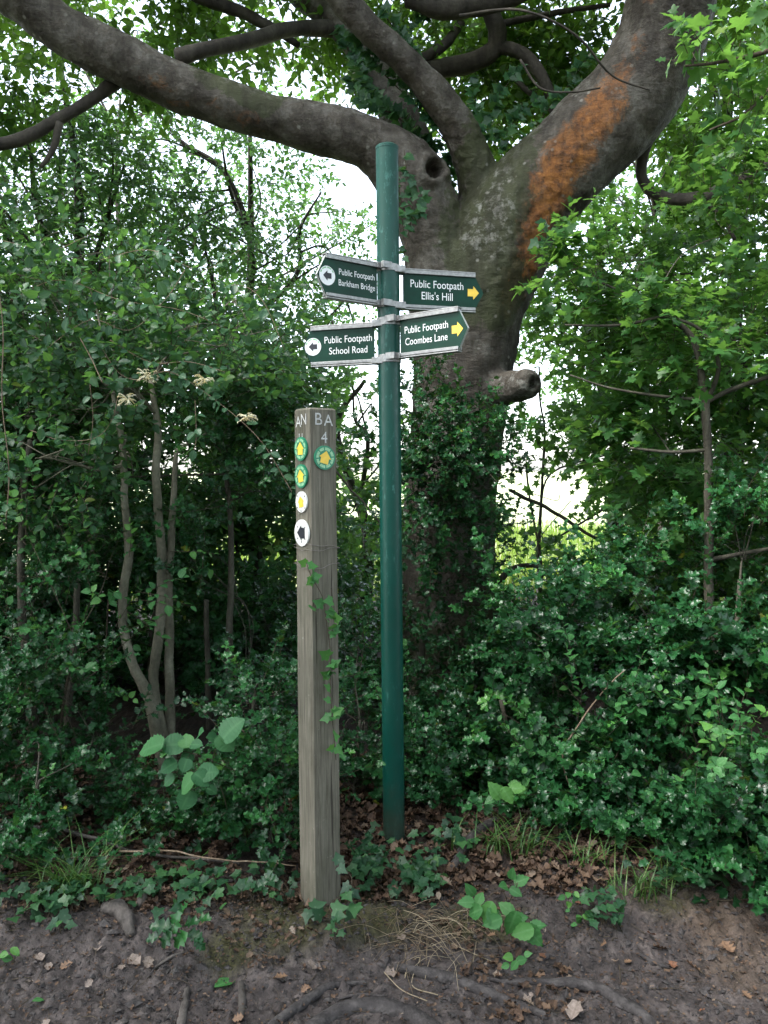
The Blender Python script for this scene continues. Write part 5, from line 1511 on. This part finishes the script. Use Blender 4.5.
root_piece('wood_stump', 'smaller grey wood lump among the ivy behind the hollow stump piece', 'stump', [(140, 908), (147, 895), (152, 885)], [.018, .02, .015], 'deadwood', .1, None, seed=11)
sg = 'dead sticks on the ground'
root_piece('stick', 'flat grey stick pointing at the viewer on the muddy path', 'stick', [(187, 990), (184, 1008), (180, 1030)], [.009, .012, .013], 'deadwood', .3, sg, seed=12)
root_piece('stick', 'short round stick on the muddy path below the green fallen leaf', 'stick', [(241, 984), (242, 1002), (241, 1020)], [.010, .012, .010], 'deadwood', .1, sg, seed=13)
root_piece('stick', 'two toned split stick by the dark holly seedling', 'stick', [(155, 968), (168, 960), (184, 953)], [.004, .006, .004], 'deadwood', 0, sg, seed=14)
root_piece('stick', 'broken stick leaning over the mud under the split stick', 'stick', [(150, 975), (160, 962), (178, 948)], [.003, .004, .003], 'root', 0, sg, seed=15)
def branch_line(label, pts, r, seed, mat='twig', name='fallen_branch', group='fallen branches in the hedge'):
    a_ = Acc(); p = wline(pts, 8)
    p = p + (fbm(p * 9 + seed, 3, seed) - .5)[:, None] * .02
    tube(a_, p, np.interp(np.linspace(0, 1, len(p)), np.linspace(0, 1, len(r)), r), 7, wob=.15, seed=seed)
    return tag(a_.build(name, [M[mat]], None), label, 'branch', group)
branch_line('long pale fallen branch lying across the left bank', [(-20, 832, 3.15), (40, 828, 3.12), (90, 838, 3.08), (130, 850, 3.05), (180, 858, 3.0), (240, 862, 2.98)], [.008, .008, .008, .007, .006, .004], 401, 'deadwood')
branch_line('thin green-grey shoot lying over the low holly towards the wooden post', [(120, 850, 2.9), (170, 852, 2.88), (220, 860, 2.86), (296, 866, 2.84)], [.004, .0035, .003, .002], 402, 'vine')
branch_line('lower fallen branch half hidden by ivy at the left edge', [(-10, 890, 2.8), (20, 892, 2.8), (60, 898, 2.78)], [.005, .005, .003], 403, 'deadwood')
branch_line('black crooked branch hanging out right of the beech trunk', [(478, 590, 5.0), (497, 582, 4.9), (508, 572, 4.85), (522, 566, 4.8), (545, 566, 4.8), (570, 568, 4.8), (592, 566, 4.8)], [.024, .02, .022, .017, .015, .013, .01], 404, 'bark_dark')
branch_line('forked dry twig standing in the glossy holly, left of the young tree', [(556, 756, 3.3), (572, 735, 3.3), (590, 708, 3.3), (612, 682, 3.32), (625, 670, 3.35)], [.004, .004, .0035, .003, .002], 405, 'vine')
branch_line('grey twig bending low in the holly behind the grass tuft', [(562, 750, 3.3), (564, 772, 3.28), (572, 788, 3.27), (580, 798, 3.26), (600, 778, 3.28), (618, 772, 3.3)], [.004, .004, .004, .004, .003, .002], 406, 'vine')
branch_line('dead twig arching between the two posts', [(335, 470, 4.5), (352, 490, 4.5), (372, 512, 4.5), (392, 538, 4.5)], [.006, .006, .005, .005], 407, 'bark_dark')
branch_line('long slanting branch behind the leaves right of the beech', [(510, 490, 5.6), (550, 510, 5.6), (590, 535, 5.6), (620, 552, 5.6)], [.014, .014, .012, .01], 408, 'bark')
branch_line('leaning dead stem low behind the leaning grey stems', [(110, 800, 4.2), (104, 700, 4.2), (108, 600, 4.2)], [.007, .006, .004], 409, 'twig')
branch_line('pale slanting stem at the foot of the hedge, right of the hazel', [(226, 815, 3.8), (230, 790, 3.8), (236, 760, 3.8), (240, 720, 3.85)], [.012, .012, .011, .01], 410, 'bark_pale')

# dead leaves: a litter nobody could count under the shrubs, single leaves on the path
rgl = np.random.default_rng(909)
def litter(n_, xr, yr, keep, acc, size=.06, seed=0):
    x = rgl.uniform(*xr, n_); y = rgl.uniform(*yr, n_)
    k = keep(x, y); x, y = x[k], y[k]
    m_ = len(x)
    z = gz(x, y, True) + rgl.uniform(.002, .016, m_)
    az = rgl.uniform(0, 6.28, m_)
    dr = np.stack([np.cos(az), np.sin(az), rgl.normal(0, .22, m_)], -1)
    nr = norm(np.array((0, 0, 1.)) + rgl.normal(0, .35, (m_, 3)))
    X, Y, Z = frames(dr, nr)
    half_ = rgl.random(m_) < .5
    for nm2, sel in (('dry', half_), ('dry_oak', ~half_)):
        acc.inst(L[nm2], np.stack([x, y, z], -1)[sel], X[sel], Y[sel], Z[sel], (size * rgl.uniform(.5, 1.15, m_))[sel], np.clip(rgl.beta(1.6, 2.2, m_), 0, .95)[sel])
a = Acc()
litter(13000, (-2.6, 2.6), (2.6, 4.1), lambda x, y: (y > edge_y(x) + .06) & (fbm(np.stack([x, y, 0 * x], -1) * 2.2, 2, 70) > .33), a, .05)
litter(2600, (-1.7, 1.7), (2.15, 2.95), lambda x, y: (fbm(np.stack([x, y, 0 * x], -1) * 2.5, 2, 71) + .35 * (y - edge_y(x)) > .47), a, .032)
litter(1500, (-1.7, 1.7), (1.9, 2.8), lambda x, y: x > -9, a, .016)
litter(3500, (-1.7, 1.7), (1.9, 2.8), lambda x, y: x > -9, a, .0095)
tag(a.build('leaf_litter', [M['dry_leaf']]), kind='stuff')
# thin twigs and stalks trodden into the path and the bank
a = Acc()
for i in range(520):
    x0, y0 = rgl.uniform(-1.5, 1.5), rgl.uniform(2.0, 3.4)
    ln, az_ = rgl.exponential(.04) + .02, rgl.uniform(0, 6.28)
    q_ = np.array([(x0 + math.cos(az_) * ln * t + rgl.normal(0, .003), y0 + math.sin(az_) * ln * t + rgl.normal(0, .003), 0) for t in (-.5, 0, .5)])
    q_[:, 2] = [gzq(u_[0], u_[1]) + rgl.uniform(.001, .008) for u_ in q_]
    tube(a, catmull(q_, 3), rgl.uniform(.0006, .0016), 4, tint=rgl.random())
tag(a.build('twig_litter', [M['twig'], M['straw']]), kind='stuff')
# crumbs of soil, bark and bits of leaf on the path
a = Acc()
m_ = 15000
x = rgl.uniform(-1.6, 1.6, m_); y = rgl.uniform(1.95, 2.95, m_)
ico = np.array([(1, 0, 0), (-1, 0, 0), (0, 1, 0), (0, -1, 0), (0, 0, 1), (0, 0, -1)], float)
icf = np.array([(0, 2, 4), (2, 1, 4), (1, 3, 4), (3, 0, 4), (2, 0, 5), (1, 2, 5), (3, 1, 5), (0, 3, 5)])
az = rgl.uniform(0, 6.28, m_)
X, Y, Z = frames(np.stack([np.cos(az), np.sin(az), rgl.normal(0, .3, m_)], -1), norm(np.array((0, 0, 1.)) + rgl.normal(0, .3, (m_, 3))))
a.inst((ico * np.array((1, .6, .45)), icf, np.zeros(6)), np.stack([x, y, gz(x, y, True) + .001], -1), X, Y, Z, rgl.exponential(.0035, m_) + .0016, rgl.random(m_))
tag(a.build('soil_crumbs', [M['root']], smooth_=False), kind='stuff')

# straw: the dry tuft lying on the bank and loose stalks
a = Acc()
c = on_ground(430, 940)
ns = 130
az = rgl.normal(-1.2, 1.5, ns)
rt = np.stack([c[0] + rgl.normal(0, .08, ns), c[1] + rgl.normal(.03, .05, ns), 0 * az], -1); rt[:, 2] = gz(rt[:, 0], rt[:, 1]) + rgl.uniform(0, .03, ns)
for i in range(ns):
    ln = rgl.uniform(.05, .2)
    e = rt[i] + np.array((math.cos(az[i]) * ln, math.sin(az[i]) * ln * .7, 0)); e[2] = gzq(e[0], e[1]) + rgl.uniform(.003, .02)
    mid = (rt[i] + e) / 2 + np.array((rgl.normal(0, .012), rgl.normal(0, .01), rgl.uniform(.005, .035)))
    tube(a, catmull(np.array([rt[i], mid, e]), 4), rgl.uniform(.0005, .0011), 3, tint=rgl.random())
o = a.build('dead_grass_tuft', [M['straw']], None); tag(o, 'dry straw coloured grass lying flat over the edge of the path', 'dead grass')

for k, (lab, pts) in enumerate((('pale bent stalk like an upside down v on the path below the straw', [(405, 978), (408, 965), (420, 958), (412, 985), (438, 995)]), ('dry stalk lying from the straw towards the grey root', [(384, 972), (402, 990), (430, 1002)]), ('dry stalk on the bank left of the bramble', [(440, 938), (470, 952), (500, 965)]))):
    p = ground_line(pts, 6, .006)
    a_ = Acc(); tube(a_, p, .0017, 5, tint=.8); tag(a_.build('straw_stalk', [M['straw']], None), lab, 'stalk', 'loose straw stalks')

def one_leaf(tpl, mat, name):
    a_ = Acc()
    a_.inst(L[tpl], np.zeros((1, 3)), np.array([[1., 0, 0]]), np.array([[0, 1., 0]]), np.array([[0, 0, 1.]]), 1.0, np.array([.5]))
    return a_.mesh(name, [mat])
def dleaf_mat(name, c0, c1):
    m, nt, b, out = new_mat(name); g = NG(nt)
    col = g.ramp(g.noise(g.coord(), 7, 5, .65), [(.3, c0), (.7, c1)])
    col = g.mix(g.math('MULTIPLY', g.math('SUBTRACT', g.attr('rib'), .8), 3, True), col, c0)
    g.l(col, b.inputs['Base Color']); b.inputs['Roughness'].default_value = .7
    return m
kinds = [(one_leaf('dry', dleaf_mat('pale_dead_leaf', (.1, .075, .06), (.24, .19, .16)), 'fallen_leaf'), 'pale papery dead leaf lying on the muddy path'),
         (one_leaf('dry_oak', dleaf_mat('brown_dead_leaf', (.08, .045, .025), (.2, .115, .065)), 'fallen_leaf'), 'brown lobed dead leaf lying on the muddy path'),
         (one_leaf('dry', dleaf_mat('russet_dead_leaf', (.1, .04, .02), (.22, .1, .055)), 'fallen_leaf'), 'russet dead leaf lying on the bare bank')]
spots = [(88, 956, 0, .075), (42, 960, 0, .065), (97, 949, 0, .07), (73, 961, 1, .07), (25, 980, 0, .04), (48, 969, 0, .05), (85, 990, 0, .045), (122, 965, 0, .05), (140, 962, 0, .08), (150, 957, 0, .07), (50, 1018, 0, .06), (224, 1006, 0, .1), (232, 1020, 1, .06),
         (288, 978, 1, .07), (311, 985, 1, .06), (301, 994, 1, .05), (322, 968, 0, .085), (384, 970, 0, .075), (404, 940, 0, .06), (299, 912, 1, .06), (571, 1018, 0, .1), (523, 996, 0, .06), (573, 900, 2, .07), (668, 948, 1, .09), (672, 960, 2, .06), (702, 970, 1, .1), (722, 938, 1, .1), (704, 894, 1, .07), (652, 932, 2, .06), (632, 958, 1, .05), (487, 936, 1, .06), (698, 1010, 2, .04), (600, 944, 1, .05), (742, 990, 1, .06), (540, 955, 2, .05)]
for i, (px, py, k, s_) in enumerate(spots):
    me, lab = kinds[k]
    o = bpy.data.objects.new('fallen_leaf', me); C.objects.link(o)
    p = on_ground(px, py)
    o.location = (p[0], p[1], float(gz(p[0], p[1], True)) + .008)
    o.scale = (s_ * .62, s_ * .74, s_ * .45)
    o.rotation_euler = (rgl.normal(.1, .25), rgl.normal(0, .25), rgl.uniform(0, 6.28))
    tag(o, lab, 'leaf', ['pale fallen leaves on the path', 'brown fallen leaves on the path', 'russet fallen leaves on the bank'][k])
me = one_leaf('ovate', M['bramble'], 'green_leaf')
o = bpy.data.objects.new('green_leaf', me); C.objects.link(o)
p = on_ground(214, 985); o.location = (p[0], p[1], float(gz(p[0], p[1], True)) + .012); o.scale = (.075,) * 3; o.rotation_euler = (0, -.15, .5)
tag(o, 'fresh green leaf fallen on the muddy path', 'leaf')
o2 = bpy.data.objects.new('green_leaf', me); C.objects.link(o2)
p = on_ground(32, 1000); o2.location = (p[0], p[1], float(gz(p[0], p[1], True)) + .012); o2.scale = (.035,) * 3; o2.rotation_euler = (0, -.1, .2)
tag(o2, 'small pale green fallen leaf near the left edge of the path', 'leaf')
